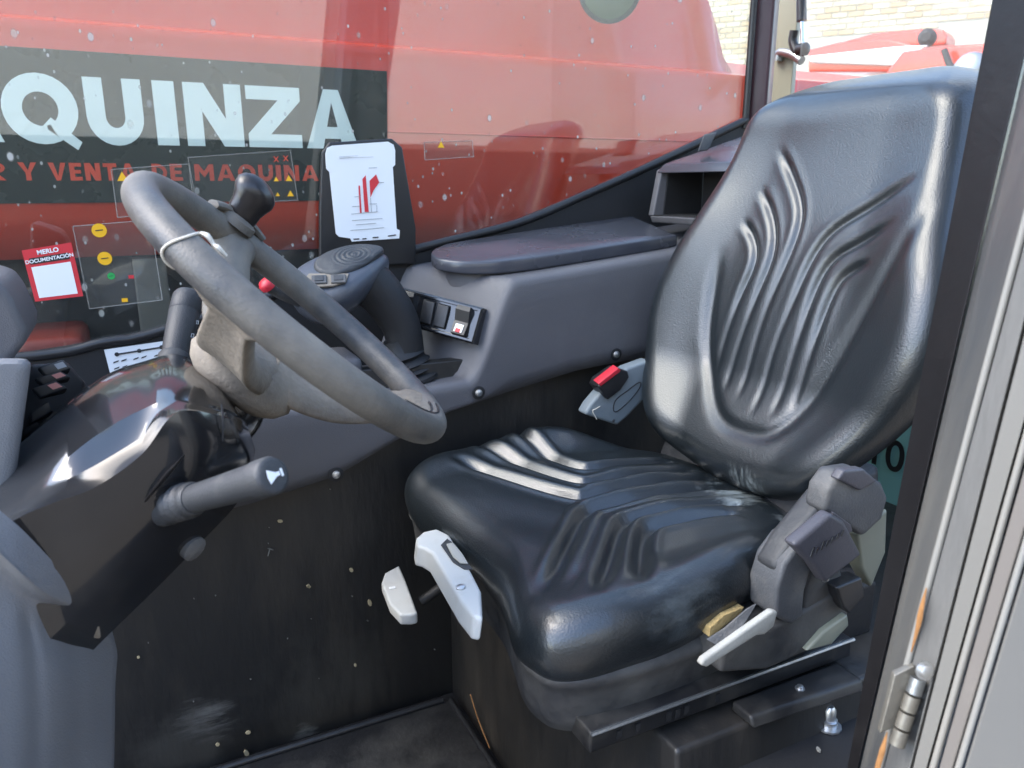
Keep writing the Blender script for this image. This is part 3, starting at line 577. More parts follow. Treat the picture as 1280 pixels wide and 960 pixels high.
# storage box behind the lid
bxo = thing('storage_box', (.88, 1.15, .8), 'open fronted grey storage box behind the armrest lid', 'storage box')
def sbx(x, z): return (x, z)
y0, y1 = .98, 1.205
hexa('box_floor', [(.895, y0, .800), (1.16, y0, .800), (1.16, y1, .800), (.895, y1, .800), (.890, y0, .812), (1.16, y0, .812), (1.16, y1, .812), (.890, y1, .812)], 'console_plastic', bxo, bev=.003)
hexa('side_wall', [(.890, y1-.010, .8125), (1.16, y1-.010, .8125), (1.16, y1+.006, .8125), (.890, y1+.006, .8125), (.905, y1-.010, .895), (1.16, y1-.010, .97), (1.16, y1+.006, .97), (.905, y1+.006, .895)], 'console_plastic', bxo, bev=.003)
hexa('top_cover', [(.900, y0, .888), (1.18, y0, .968), (1.18, y1+.006, .968), (.900, y1+.006, .888), (.912, y0, .906), (1.18, y0, .984), (1.18, y1-.005, .984), (.912, y1-.005, .906)], 'lid_plastic', bxo, bev=.007)
box('back_wall', (1.0, y0, .8125), (1.01, y1-.015, .915), 'matte_black', bxo, bev=0)
hexa('dark_panel', [(.912, y0, .8125), (1.0, y0, .8125), (1.0, y1-.0115, .8125), (.912, y1-.0115, .8125), (.912, y0, .815), (1.0, y0, .815), (1.0, y1-.0115, .815), (.912, y1-.0115, .815)], 'matte_black', bxo, bev=0)  # thin black panels added to darken the inside of the box
hexa('dark_panel', [(.912, y1-.014, .8155), (.999, y1-.014, .8155), (.999, y1-.0105, .8155), (.912, y1-.0105, .8155), (.918, y1-.014, .889), (.999, y1-.014, .905), (.999, y1-.0105, .905), (.918, y1-.0105, .889)], 'matte_black', bxo, bev=0)
hexa('latch_tab', [Vector(p) for p in ((0.9327, 1.1300, 0.9251), (0.9560, 1.1300, 0.9282), (0.9729, 1.1500, 0.9292), (0.9492, 1.1500, 0.9260), (0.9447, 1.1300, 0.9552), (0.9735, 1.1300, 0.9601), (0.9907, 1.1500, 0.9617), (0.9614, 1.1500, 0.9567))], 'cover_grey', bxo, bev=.003)

# ================================================================== JOYSTICK
joy = thing('joystick', (.33, 1.15, .57), 'grey control joystick with thumb pad and boot on the side console', 'joystick')
lathe('boot', (.385, 1.135, .568), (-.25, .05, 1), ((0, .050), (.006, .050), (.012, .038), (.016, .044), (.022, .034), (.028, .040), (.036, .030), (.042, .035), (.05, .026), (.07, .024)), 'matte_black', joy, seg=24, ang=60)
tube('grip', [(.382, 1.137, .60), (.374, 1.140, .655), (.350, 1.145, .700), (.322, 1.150, .730)], [.028, .030, .034, .038], 'matte_black', joy, seg=18)
O_ = Vector((0.2783, 1.1250, 0.7521)); Nn = Vector((-.16, -.5, .85)).normalized(); Uu = Vector((.94, .12, .22)); Uu = (Uu-Nn*Uu.dot(Nn)).normalized(); Vv = Nn.cross(Uu)
pad('head', O_-Nn*.004, Uu, Vv, Nn, [(-.078, .008), (-.058, .036), (-.01, .048), (.035, .038), (.066, .016), (.084, .004), (.058, -.020), (.02, -.042), (-.02, -.052), (-.060, -.044), (-.078, -.018)], (0, 0), lambda u, v: .008-3.*(u*u*.6+v*v), .014, .042, 'cover_blue', joy, rings=50, segs=96, inset=.016)
pad('thumb_pad', O_+Uu*.016+Vv*.006+Nn*.0005, Uu, Vv, Nn, [(-.050, .004), (-.034, .026), (0, .032), (.036, .024), (.062, .003), (.036, -.016), (0, -.027), (-.036, -.022)], (0, 0), lambda u, v: .010-4.*(u*u*.45+v*v)+.0005*np.sin(np.hypot((u-.012)/1.3, v)*1100)*smooth01(.03, .02, np.hypot((u-.012)/1.3, v)), .006, .01, 'stalk_black', joy, rings=70, segs=90, inset=.004)
bc = [O_-Uu*.040-Vv*.018, O_-Uu*.016-Vv*.030]
prism('button_plate', [O_+Uu*a+Vv*b+Nn*.0005 for a, b in ((-.060, -.008), (-.046, .004), (.004, -.024), (-.008, -.038), (-.028, -.038), (-.056, -.026))], Nn*.0035, 'hub_dust', joy, bev=.0015)
for c_ in bc:
    a1 = (Uu*.9-Vv*.42).normalized(); a2 = Nn.cross(a1)
    bt = prism('button', [c_+a1*x+a2*y+Nn*.003 for x, y in ((-.0105, -.009), (.0105, -.009), (.0105, .009), (-.0105, .009))], Nn*.004, 'cover_grey', joy, bev=.0015)
    prism('button_face', [c_+a1*x+a2*y+Nn*.007 for x, y in ((-.0065, -.0055), (.0065, -.0055), (.0065, .0055), (-.0065, .0055))], Nn*.0012, 'stalk_black', bt, bev=.0005)
rb = tube('side_arm', [(0.2293, 1.1200, 0.7112), (0.1998, 1.1100, 0.7212), (0.1718, 1.1000, 0.7352)], [.018, .014, .010], 'stalk_black', joy, seg=12)
lathe('red_button', (0.1724, 1.0980, 0.7332), (-.55, -.3, .7), ((0, .0115), (.006, .0115), (.010, .009), (.012, .003)), 'red_button', joy, seg=18)
box('base_block', (.21, 1.10, .566), (.30, 1.20, .62), 'console_plastic', joy, bev=.012)

# ================================================================== STEERING WHEEL
WC = Vector((.1410, .7367, .7531)); WN = Vector((.6659, -.1456, .7317)).normalized(); WT = Vector((.7396, 0, -.6731)).normalized(); WY = WN.cross(WT).normalized()
def wp(q, r, h=0.): return WC+WT*(r*math.cos(R(q)))+WY*(r*math.sin(R(q)))+WN*h
wheel = thing('steering_wheel', WC-WN*.1, 'worn dusty black steering wheel with a spinner knob', 'steering wheel')
MR, TR = .1665, .0142
secs = []
for i in range(120):
    q = 360*i/120; e = WT*math.cos(R(q))+WY*math.sin(R(q))
    secs.append([WC+e*(MR+TR*math.cos(a))+WN*(TR*1.08*math.sin(a)) for a in [2*math.pi*k/22 for k in range(22)]])
loft('rim', secs, 'wheel_foam', wheel, closed=True)
for qa, qb, hh in ((206, 258, .9), (268, 352, .8), (300, 350, 1.25)):
    pr_ = []
    for k in range(18):
        q = qa+(qb-qa)*k/17; e = WT*math.cos(R(q))+WY*math.sin(R(q)); pr_.append(WC+e*(MR-TR*math.cos(hh))+WN*(TR*1.08*math.sin(hh)))
    tube('parting_line', pr_, .0013, 'satin_black', wheel, seg=6, per=2)
def spoke(q, w0, w1, mm):
    path = [(.012, -.058), (.045, -.060), (.085, -.050), (.118, -.030), (.143, -.011), (.163, -.001)]
    P = catmull([np.array(p) for p in path], 5); secs = []; n = len(P)
    e = WT*math.cos(R(q))+WY*math.sin(R(q)); s = WN.cross(e)
    for i, p in enumerate(P):
        f_ = i/(n-1); w = w0+(w1-w0)*min(1, f_*1.4); th = .013-.003*f_
        if f_ > .8: w *= 1+.6*(f_-.8)/.2; th = .013
        dp = P[min(i+1, n-1)]-P[max(i-1, 0)]; nn = (WN*dp[0]-e*dp[1]).normalized()
        c = WC+e*p[0]+WN*p[1]
        secs.append([c+s*(w*math.copysign(abs(math.cos(a))**.7, math.cos(a)))+nn*(th*math.copysign(abs(math.sin(a))**.8, math.sin(a)) - .010*math.cos(a)**2) for a in [2*math.pi*k/20 for k in range(20)]])
    return loft('spoke', secs, mm, wheel, ang=70)
spoke(2, .040, .020, 'hub_dust'); spoke(112, .038, .020, 'wheel_foam'); spoke(243, .038, .020, 'hub_dust')
lathe('hub', WC-WN*.098, WN, ((0, .042), (.006, .050), (.016, .056), (.030, .052), (.042, .042), (.048, .026), (.050, .004)), 'hub_dust', wheel, seg=36, ang=60)
kb = wp(116, MR+.002, .012)
kn = lathe('knob_base', kb, WN, ((0, .021), (.008, .020), (.012, .012), (.018, .010)), 'wheel_foam', wheel, seg=20)
KA = (WN*.86+Vector((.15, 0, .55))).normalized(); KB = kb+WN*.006
prof = ((0, .0115), (.004, .016), (.010, .0175), (.018, .018), (.026, .0205), (.034, .0235), (.042, .0235), (.049, .019), (.054, .011), (.056, .002))
t_, u_, w_ = frame_of(KA)
secs = [[KB+t_*(h*.9)+Vector((.25, 0, -.1))*(h*.12)+(WT*math.cos(q)*1.0+WY*math.sin(q)*.78)*r for q in [2*math.pi*k/24 for k in range(24)]] for h, r in prof]
kn2 = loft('spinner_knob', secs, 'knob', wheel, ang=80)
tube('knob_clamp', [wp(104, MR+.004, .016), wp(110, MR+.006, .020), wp(122, MR+.006, .020), wp(128, MR+.004, .016)], .008, 'wheel_foam', wheel, seg=10, flat=.6)
# string tied round the near side of the rim
strg = thing('string_tie', wp(206, MR), 'thin white string tied round the near part of the steering wheel rim', 'string')
q_ = 223; e_ = WT*math.cos(R(q_))+WY*math.sin(R(q_)); tg = WN.cross(e_)
tube('loop', [WC+e_*(MR+(TR+.0008)*math.cos(a))+WN*((TR*1.08+.0008)*math.sin(a))+tg*(.004*math.sin(a*2)) for a in [2*math.pi*k/20 for k in range(20)]], .0011, 'string', strg, seg=6, closed=True, per=2)
kp = WC+e_*(MR-.002)+WN*(TR*1.08+.0015)
tube('knot_tail', [kp, kp+tg*.006+WN*.002, kp+tg*.012-e_*.004, kp+tg*.018-e_*.002+WN*.001, kp+tg*.024-e_*.008], [.0018, .0022, .0014, .002, .001], 'string', strg, seg=6)

# ================================================================== STEERING COLUMN
colm = thing('steering_column', (-.05, .75, .5), 'glossy black steering column cowl below the wheel', 'steering column')
CA = Vector((.80, 0, .60)).normalized(); CB = Vector((-.60, 0, .80)).normalized()
def csec(o, yn, yf, top, bot, r=.035, crown=.012):
    """rounded section: near/far Y, top and bottom along CB"""
    o = Vector(o); out = []
    w, h = yf-yn, top-bot
    for (x, y) in rrect(w, h, r, 6, (yn+yf)/2, (top+bot)/2):
        k = 1-((x-(yn+yf)/2)/(w/2))**2
        out.append(Vector((o.x, x, o.z))+CB*(y+(crown*k if y > (top+bot)/2 else 0)))
    return out
ST = [  # stations from the collar down; per station: G top far, T ridge, S scoop, L scoop lower, K chamfer seam, B lower edge
 [(0.0735, 0.7800, 0.6731), (0.0803, 0.6900, 0.6630), (0.0808, 0.6900, 0.6599), (0.0810, 0.6880, 0.6575), (0.0864, 0.7000, 0.6347), (0.0865, 0.7200, 0.6164)],
 [(0.0607, 0.7800, 0.6948), (0.0606, 0.6450, 0.6909), (0.0608, 0.6450, 0.6868), (0.0606, 0.6400, 0.6841), (0.0711, 0.6500, 0.6437), (0.0771, 0.6850, 0.6082)],
 [(0.0348, 0.8000, 0.7093), (0.0226, 0.6450, 0.7045), (0.0227, 0.6300, 0.7031), (0.0228, 0.6150, 0.7020), (0.0404, 0.6200, 0.6458), (0.0580, 0.6600, 0.5969)],
 [(0.0046, 0.8000, 0.7052), (-0.0034, 0.6520, 0.6968), (-0.0039, 0.6400, 0.6792), (-0.0058, 0.6050, 0.6756), (0.0086, 0.6150, 0.6191), (0.0345, 0.6600, 0.5756)],
 [(-0.0279, 0.8000, 0.6961), (-0.0331, 0.6520, 0.6826), (-0.0372, 0.6420, 0.6609), (-0.0387, 0.6050, 0.6555), (-0.0215, 0.6150, 0.5918), (0.0038, 0.6600, 0.5481)],
 [(-0.0629, 0.8000, 0.6754), (-0.0612, 0.6520, 0.6628), (-0.0652, 0.6380, 0.6502), (-0.0655, 0.6050, 0.6487), (-0.0503, 0.6150, 0.5662), (-0.0267, 0.6600, 0.5227)],
 [(-0.0952, 0.8000, 0.6489), (-0.0898, 0.6520, 0.6385), (-0.0899, 0.6340, 0.6371), (-0.0891, 0.6050, 0.6411), (-0.0732, 0.6150, 0.5457), (-0.0540, 0.6600, 0.5001)],
 [(-0.1310, 0.8000, 0.6158), (-0.1248, 0.6520, 0.6149), (-0.1231, 0.6300, 0.6190), (-0.1225, 0.6140, 0.6210), (-0.1025, 0.6150, 0.5215), (-0.0848, 0.6600, 0.4731)]]
rows = []
for G, T, S, Lw, K, B in ST:
    G, T, S, Lw, K, B = [np.array(p) for p in (G, T, S, Lw, K, B)]
    M1 = (G*.65+T*.35)+np.array((-.004, 0, .007)); M2 = (G*.3+T*.7)+np.array((-.003, 0, .006))
    S1 = (T*.5+S*.5)+np.array((0, .001, -.001)); S2 = (S*.5+Lw*.5)+np.array((0, .001, -.001)); N1 = (Lw*.5+K*.5)+np.array((0, -.006, 0))
    G2 = G+np.array((.0, .06, -.012)); G3 = G+np.array((.02, .09, -.06)); B2 = B+np.array((0, .18, 0)); B3 = B+np.array((-.02, .21, .05))
    rows.append([G, M1, M2, T, S1, S, S2, Lw, N1, K, B, B2, B3, G3, G2])
cols = list(zip(*rows)); cols = [catmull(list(c), 9) for c in cols]
loft('cowl', [[c[i] for c in cols] for i in range(len(cols[0]))], 'gloss_black', colm, ang=30)
lathe('collar', WC-WN*.150, WN, ((0, .046), (.012, .046), (.04, .044), (.06, .038)), 'gloss_black', colm, seg=28, ang=50)
tube('seam', [(0.0557, 0.6340, 0.6991), (0.0549, 0.6280, 0.6842), (0.0528, 0.6260, 0.6702)], .0008, 'matte_black', colm, seg=6)
tube('slot_trim', [(-0.0112, 0.6090, 0.6308), (-0.0033, 0.6040, 0.6436), (0.0103, 0.6040, 0.6580), (0.0236, 0.6080, 0.6699)], [.0008, .003, .004, .0008], 'knob', colm, seg=10, flat=.4)
lathe('lock_button', (0.0228, 0.6550, 0.5714), (.5, -.7, -.3), ((-.01, .011), (.004, .011), (.006, .008)), 'cover_grey', colm, seg=14)
# stalks
s1 = thing('horn_stalk', (0.0145, 0.6000, 0.6352), 'black column stalk with white horn symbol on its end, nearest the camera', 'stalk')
b0, b1 = Vector((0.0095, 0.6150, 0.6277)), Vector((0.0741, 0.5150, 0.6767)); ax = (b1-b0).normalized(); L = (b1-b0).length
lathe('stalk_base', b0-ax*.02, ax, ((0, .0145), (.018, .015), (.022, .0130), (.028, .0145), (.031, .0122), (.035, .0145), (.038, .0122), (.042, .0145), (.046, .012), (.05, .0135), (.054, .0118)), 'stalk_black', s1, seg=24, ang=60)
lathe('stalk_arm', b0+ax*.032, ax, ((0, .0110), (.02, .0112), (L-.05, .0126), (L-.046, .0126)), 'stalk_black', s1, seg=24)
cap = lathe('horn_button', b0+ax*(L-.014), ax, ((-.004, .0110), (-.003, .0136), (.011, .0139), (.0138, .0128), (.0146, .0105), (.0138, .002)), 'stalk_black', s1, seg=28, ang=50)
tt, uu, ww = frame_of(ax); ce = b0+ax*(L+.0014)
hor = [(-.004, -.0015), (-.001, -.0015), (.0055, -.005), (.0065, 0), (.0055, .005), (-.001, .0015), (-.004, .0015)]
sheet('horn_symbol', [ce+(uu*a+ww*b) for a, b in hor], 'card_white', cap, .0004, ax)
sheet('horn_symbol', [ce-ax*.0002+(uu*a+ww*b) for a, b in [(-.007, -.0028), (-.0052, -.0028), (-.0052, .0028), (-.007, .0028)]], 'card_white', cap, .0004, ax)
s2 = thing('wiper_stalk', (0.0377, 0.8800, 0.6959), 'upright black column stalk with white wiper symbols behind the wheel', 'stalk')
c0, c1 = Vector((0.0345, 0.8750, 0.6902)), Vector((0.0587, 0.9250, 0.7526)); ax = (c1-c0).normalized(); L = (c1-c0).length
lathe('stalk_base', c0-ax*.01, ax, ((0, .017), (.012, .0165), (.016, .0135)), 'stalk_black', s2, seg=20)
lathe('stalk_arm', c0, ax, ((0, .0135), (.02, .0148), (L*.68, .0162), (L*.69, .0158)), 'stalk_black', s2, seg=24)
cp_ = lathe('end_cap', c0+ax*(L*.69), ax, ((0, .0158), (.001, .0164), (L*.24, .0158), (L*.29, .0135), (L*.31, .005)), 'stalk_black', s2, seg=24)
for (fx, hz) in ((-.10, .62), (.35, .64), (-.02, .35), (.38, .40), (.5, .60)):
    vd = Vector((-.05, -1, .05)).normalized(); side = ax.cross(vd).normalized(); a_ = fx*2.2
    c = c0+ax*(L*hz)+(vd*math.cos(a_)+side*math.sin(a_))*.0164; sd_ = (side*math.cos(a_)-vd*math.sin(a_))
    for k in ((-1, -1), (1, -1), (1, 1), (-1, 1)): pass
    tube('wiper_symbol', [c+sd_*.002+ax*.002, c-sd_*.002+ax*.002, c-sd_*.002-ax*.002, c+sd_*.002-ax*.002], .0005, 'card_white', s2, seg=4, closed=True, smoothpath=False)

# ================================================================== DASHBOARD
dash = thing('dashboard', (-.2, .75, 0), 'blue grey moulded dashboard shroud in the lower left corner', 'dashboard')
RW = [[(-0.1258, 0.6100, 0.6864), (-0.1099, 0.6050, 0.6668), (-0.0977, 0.6000, 0.6509), (-0.0859, 0.6000, 0.6327), (-0.0708, 0.6050, 0.6006), (-0.0568, 0.6200, 0.5625)],
      [(-0.1246, 0.5870, 0.6705), (-0.1101, 0.5860, 0.6485), (-0.0990, 0.5850, 0.6300), (-0.0879, 0.5870, 0.6095), (-0.0763, 0.5970, 0.5853), (-0.0645, 0.6150, 0.5603)],
      [(-0.1250, 0.5850, 0.6657), (-0.1107, 0.5840, 0.6424), (-0.0995, 0.5830, 0.6250), (-0.0886, 0.5860, 0.6040), (-0.0785, 0.5980, 0.5802), (-0.0670, 0.6200, 0.5549)],
      [(-0.1315, 0.6040, 0.6430), (-0.1164, 0.6020, 0.6202), (-0.1046, 0.6020, 0.6038), (-0.0929, 0.6040, 0.5847), (-0.0819, 0.6120, 0.5659), (-0.0689, 0.6400, 0.5376)],
      [(-0.1366, 0.5950, 0.6004), (-0.1198, 0.5940, 0.5893), (-0.1075, 0.5960, 0.5787), (-0.0947, 0.6020, 0.5629), (-0.0799, 0.6220, 0.5381), (-0.0468, 0.6900, 0.4804)],
      [(-0.1393, 0.5650, 0.5516), (-0.1230, 0.5680, 0.5444), (-0.1114, 0.5750, 0.5349), (-0.0965, 0.5880, 0.5191), (-0.0774, 0.6180, 0.4891), (-0.0516, 0.6850, 0.4334)],
      [(-0.1457, 0.5200, 0.4900), (-0.1324, 0.5300, 0.4759), (-0.1212, 0.5450, 0.4584), (-0.1073, 0.5650, 0.4356), (-0.0907, 0.6100, 0.3903), (-0.0667, 0.6800, 0.3207)],
      [(-0.1531, 0.4600, 0.3778), (-0.1417, 0.4700, 0.3576), (-0.1337, 0.4900, 0.3269), (-0.1244, 0.5200, 0.2824), (-0.1137, 0.5800, 0.1986), (-0.1013, 0.6600, 0.0880)]]
G1 = [catmull([np.array(p) for p in r], 10) for r in RW]
G2_ = [catmull([G1[i][j] for i in range(len(G1))], 8) for j in range(len(G1[0]))]
nc_, nr_ = len(G2_), len(G2_[0])
v = []
for j in range(nc_):
    for i in range(nr_):
        p = G2_[j][i].copy(); f_ = j/(nc_-1); g_ = i/(nr_-1)
        low = smooth01(.5, .62, g_)
        p[1] += low*(.004*math.exp(-((f_-.55-.12*g_)/.05)**2)+.003*math.exp(-((f_-.84)/.04)**2))
        v.append(tuple(p))
f = [(j*nr_+i, (j+1)*nr_+i, (j+1)*nr_+i+1, j*nr_+i+1) for j in range(nc_-1) for i in range(nr_-1)]
nb = len(v)
for i in range(nr_): v.append(tuple(np.array(v[(nc_-1)*nr_+i])+np.array((-.03, .26, 0))))
for i in range(nr_-1): f.append(((nc_-1)*nr_+i, nb+i, nb+i+1, (nc_-1)*nr_+i+1))
link('shroud', fixn(pyd(v, f)), 'dash_plastic', dash, smooth=True)
prism('broken_clip', [(-0.0687, 0.6300, 0.5535), (-0.0584, 0.6300, 0.5570), (-0.0520, 0.6400, 0.5287), (-0.0536, 0.6500, 0.5073), (-0.0612, 0.6500, 0.5110)], (0, .02, 0), 'hub_dust', dash, bev=.003)
hexa('side_strip', [Vector(p) for p in ((-0.1453, 0.7000, 0.6192), (-0.1066, 0.7000, 0.6115), (-0.1462, 0.9600, 0.5155), (-0.1993, 0.9600, 0.5261), (-0.1167, 0.7000, 0.7407), (-0.0752, 0.7000, 0.7365), (-0.1031, 0.9600, 0.6869), (-0.1601, 0.9600, 0.6926))], 'dash_plastic', dash, bev=.01)
prism('instrument_hood', [(-0.1436, 0.8000, 0.8047), (-0.1004, 0.8000, 0.7875), (-0.0941, 0.8000, 0.7731), (-0.0867, 0.8000, 0.7439), (-0.0888, 0.8000, 0.7324), (-0.1021, 0.8000, 0.7161), (-0.1125, 0.8000, 0.7025), (-0.1617, 0.8000, 0.6879)], (.0, .12, 0), 'console_plastic', dash, bev=.008)
ds = thing('dash_switches', (-0.0802, 0.8600, 0.6707), 'cluster of black rocker switches on the dashboard left of the column', 'switch panel')
prism('switch_plate', [(-0.0955, 0.8700, 0.6986), (-0.0662, 0.9000, 0.6919), (-0.0531, 0.9000, 0.6681), (-0.0663, 0.8800, 0.6385), (-0.0970, 0.8600, 0.6215), (-0.1147, 0.8500, 0.6239)], (0, .03, -.01), 'satin_black', ds, bev=.004)
for qd, mk in ((((-0.0901, 0.8620, 0.6941), (-0.0701, 0.8720, 0.6947), (-0.0643, 0.8700, 0.6846), (-0.0845, 0.8600, 0.6842)), 'grey_print'), (((-0.0936, 0.8560, 0.6846), (-0.0738, 0.8660, 0.6849), (-0.0650, 0.8660, 0.6773), (-0.0867, 0.8560, 0.6757)), 'pink_mark'), (((-0.0971, 0.8520, 0.6763), (-0.0786, 0.8600, 0.6770), (-0.0688, 0.8600, 0.6676), (-0.0902, 0.8500, 0.6662)), 'pink_mark'), (((-0.1014, 0.8500, 0.6531), (-0.0866, 0.8580, 0.6572), (-0.0838, 0.8580, 0.6469), (-0.1014, 0.8480, 0.6422)), None), (((-0.1098, 0.8460, 0.6375), (-0.0979, 0.8520, 0.6406), (-0.0961, 0.8520, 0.6337), (-0.1096, 0.8460, 0.6293)), None)):
    qd = [Vector(p) for p in qd]; up_ = Vector((.004, -.012, .008))
    r_ = hexa('rocker', qd+[p+up_*(1. if i in (1, 2) else .4) for i, p in enumerate(qd)], 'satin_black', ds, bev=.002)
    if mk:
        tp = [p+up_*(1. if i in (1, 2) else .4) for i, p in enumerate(qd)]
        g = lambda u, v_: tp[0]*(1-u)*(1-v_)+tp[1]*u*(1-v_)+tp[2]*u*v_+tp[3]*(1-u)*v_+Vector((.0, -.0008, .0008))
        sheet('rocker_mark', [g(.55, .25), g(.9, .25), g(.9, .75), g(.55, .75)], mk, r_, .0003, (0, -1, 1))

# ================================================================== DRIVER SEAT
seat = thing('driver_seat', (.52, .785, .33), 'black vinyl driver seat with pleated cushion and torn front side', 'seat')
YC = .785
gr_c = [  # (polyline in (x, y-YC)), mirrored pairs as seen
    [(.395, .225), (.445, .12), (.495, .022), (.53, .018), (.745, .018)], [(.445, .262), (.485, .16), (.522, .062), (.56, .054), (.735, .054)], [(.51, .280), (.53, .19), (.553, .108), (.59, .096), (.725, .096)],
    [(.338, -.178), (.41, -.10), (.478, -.028), (.52, -.020), (.745, -.022)], [(.372, -.218), (.44, -.145), (.50, -.078), (.54, -.066), (.70, -.078)], [(.425, -.222), (.47, -.16), (.513, -.108), (.55, -.100), (.66, -.106)]]
def smoothline(L_):
    P_ = catmull([np.array(p) for p in L_], 6)
    for _ in range(6): P_ = [P_[0]]+[(P_[i-1]+2*P_[i]+P_[i+1])/4 for i in range(1, len(P_)-1)]+[P_[-1]]
    return P_
gr_cs = [smoothline(L_) for L_ in gr_c]
def cush(u, v):
    s = np.abs(v)/.255
    z = .009*smooth01(.62, .86, s)*smooth01(.68, .52, u)-.006*np.exp(-(v/.10)**2)*smooth01(.62, .30, u)
    z = z-.010*smooth01(.40, .29, u)-.020*smooth01(.58, .78, u)
    z = z+.026*smooth01(.60, .92, s)*smooth01(.42, .60, u)
    # raised back roll at the far rear, hollow seat
    for L_ in gr_cs:
        d, fr = polydist(u, v, L_)
        tp = smooth01(0, .16, fr)*smooth01(1.0, .93, fr)
        z = z-.0105*np.exp(-(d/.0078)**2)*tp+.003*np.exp(-((d-.016)/.007)**2)*tp
    z = z+.0012*np.sin(u*60+v*35)*np.exp(-((v)/.1)**2)
    return z
out_c = [(.338, -.01), (.334, -.07), (.322, -.12), (.308, -.17), (.306, -.205), (.318, -.236), (.358, -.253), (.44, -.257), (.53, -.250), (.60, -.225), (.69, -.172), (.75, -.14), (.785, 0), (.755, .15), (.69, .19), (.60, .235), (.53, .255), (.44, .262), (.37, .256), (.332, .230), (.320, .190), (.326, .11), (.334, .04)]
cushion = pad('seat_cushion', (0, YC, .474), XX, YY, ZZ, out_c, (.53, 0), cush, .042, .028, 'vinyl', seat, rings=160, segs=440, inset=.010, power=2.2)
# lower skirt / pan
def pan_loop(z, s, dx=0):
    C0 = catmull([np.array(p) for p in out_c], 6, True)
    return [(.53+(p[0]-.53)*s+dx, YC+p[1]*s, z+.018*smooth01(.3, .75, p[0])*0) for p in C0]
loft('skirt', [pan_loop(.418, .95), pan_loop(.410, .975), pan_loop(.404, .980), pan_loop(.398, .965), pan_loop(.385, .955), pan_loop(.360, .945), pan_loop(.342, .925), pan_loop(.334, .89), pan_loop(.332, .75)], 'pan_grey', seat, ang=60)
# backrest
LEAN = R(15); BT = np.array([math.sin(LEAN), 0, math.cos(LEAN)]); BN = np.array([-math.cos(LEAN), 0, math.sin(LEAN)])
BO = np.array([.735, YC, .46])
gr_b = [[(.094, .485), (.045, .435), (.006, .385), (.004, .325), (.018, .231), (.016, .105)], [(.104, .424), (.055, .375), (.034, .325), (.042, .262), (.050, .165), (.046, .11)], [(.117, .374), (.078, .343), (.064, .308), (.074, .258), (.080, .171), (.076, .13)],
        [(-.164, .440), (-.097, .394), (-.043, .350), (-.027, .261), (-.018, .192), (-.022, .09)], [(-.154, .384), (-.101, .349), (-.064, .319), (-.054, .243), (-.054, .1)], [(-.136, .331), (-.101, .313), (-.086, .285), (-.080, .215), (-.080, .115)]]
HWt = [0, .10, .2, .3, .4, .5, .56, .6]; HWv = [.17, .235, .262, .25, .222, .195, .17, .10]
Uline = [(.135, .34), (.125, .215), (.088, .135), (.03, .080), (-.03, .076), (-.075, .09), (-.108, .16), (-.145, .265), (-.178, .36), (-.195, .43)]
gr_bs = [smoothline(L_) for L_ in gr_b]
Us = smoothline(Uline)
_hw = np.array(catmull([np.array(p) for p in zip(HWt, HWv)], 12))
def back(s, t):
    hw = np.interp(t, _hw[:, 0], _hw[:, 1]); a = np.abs(s)/hw
    z = .030*smooth01(.40, .98, a)*(1-.75*smooth01(.30, .52, t))
    z = z+.030*smooth01(.16, .02, t)-.012*np.exp(-((t-.48)/.10)**2)-.05*smooth01(.50, .60, t)**2
    d, fr = polydist(s, t, Us)
    e = smooth01(0, .12, fr)*smooth01(1, .85, fr)
    z = z-.0055*np.exp(-(d/.011)**2)*e
    # panel inside the U line is set back
    for L_ in gr_bs:
        d, fr = polydist(s, t, L_); tp = smooth01(0, .14, fr)*smooth01(1.0, .90, fr)
        tp = tp*(1-.72*smooth01(.38, .70, fr)); z = z-.0052*np.exp(-(d/.0056)**2)*tp+.0008*np.exp(-((d-.012)/.006)**2)*tp
    return z
out_b = [(0, .604), (-.09, .600), (-.150, .580), (-.180, .540), (-.200, .46), (-.222, .38), (-.252, .29), (-.252, .21), (-.212, .12), (-.155, .04), (-.09, .004), (0, -.008), (.10, .004), (.178, .04), (.240, .12), (.265, .21), (.252, .29), (.222, .38), (.200, .46), (.180, .540), (.150, .580), (.09, .600)]
bk = pad('backrest', BO, YY, BT, BN, out_b, (0, .27), back, .05, .022, 'vinyl', seat, rings=180, segs=480, inset=.012)
# worn grey rear apron of the cushion where the back meets it
hexa('frame_gusset', [(.74, .60, .40), (.83, .60, .40), (.83, .97, .40), (.74, .97, .40), (.76, .62, .50), (.84, .62, .52), (.84, .95, .52), (.76, .95, .50)], 'vinyl_worn', seat, bev=.01)
# slide rail and lower frame on the near side
rail = hexa('slide_rail', [Vector(p) for p in ((.345, .525, .340), (.70, .525, .340), (.70, .560, .340), (.345, .560, .340), (.345, .525, .364), (.70, .525, .364), (.70, .560, .364), (.345, .560, .364))], 'rail_black', seat, bev=.003)
for x in (.375, .397, .435, .446, .457, .498): box('slot', (x, .5235, .346), (x+.006, .5245, .356), 'matte_black', rail, bev=0)
tube('rail_lip', [(.345, .523, .3635), (.70, .523, .3635)], .0022, 'metal_worn', rail, seg=6, smoothpath=False)
hexa('rail_foot', [(.52, .490, .330), (.675, .482, .330), (.675, .524, .330), (.52, .524, .330), (.52, .495, .342), (.675, .488, .342), (.675, .523, .342), (.52, .523, .342)], 'rail_black', seat, bev=.004)
bolt('rail_bolt', (.60, .506, .342), (0, 0, 1), .0035, 'bolt_metal', seat)
box('suspension', (.44, .56, .328), (.78, 1.0, .40), 'matte_black', seat, bev=.006)
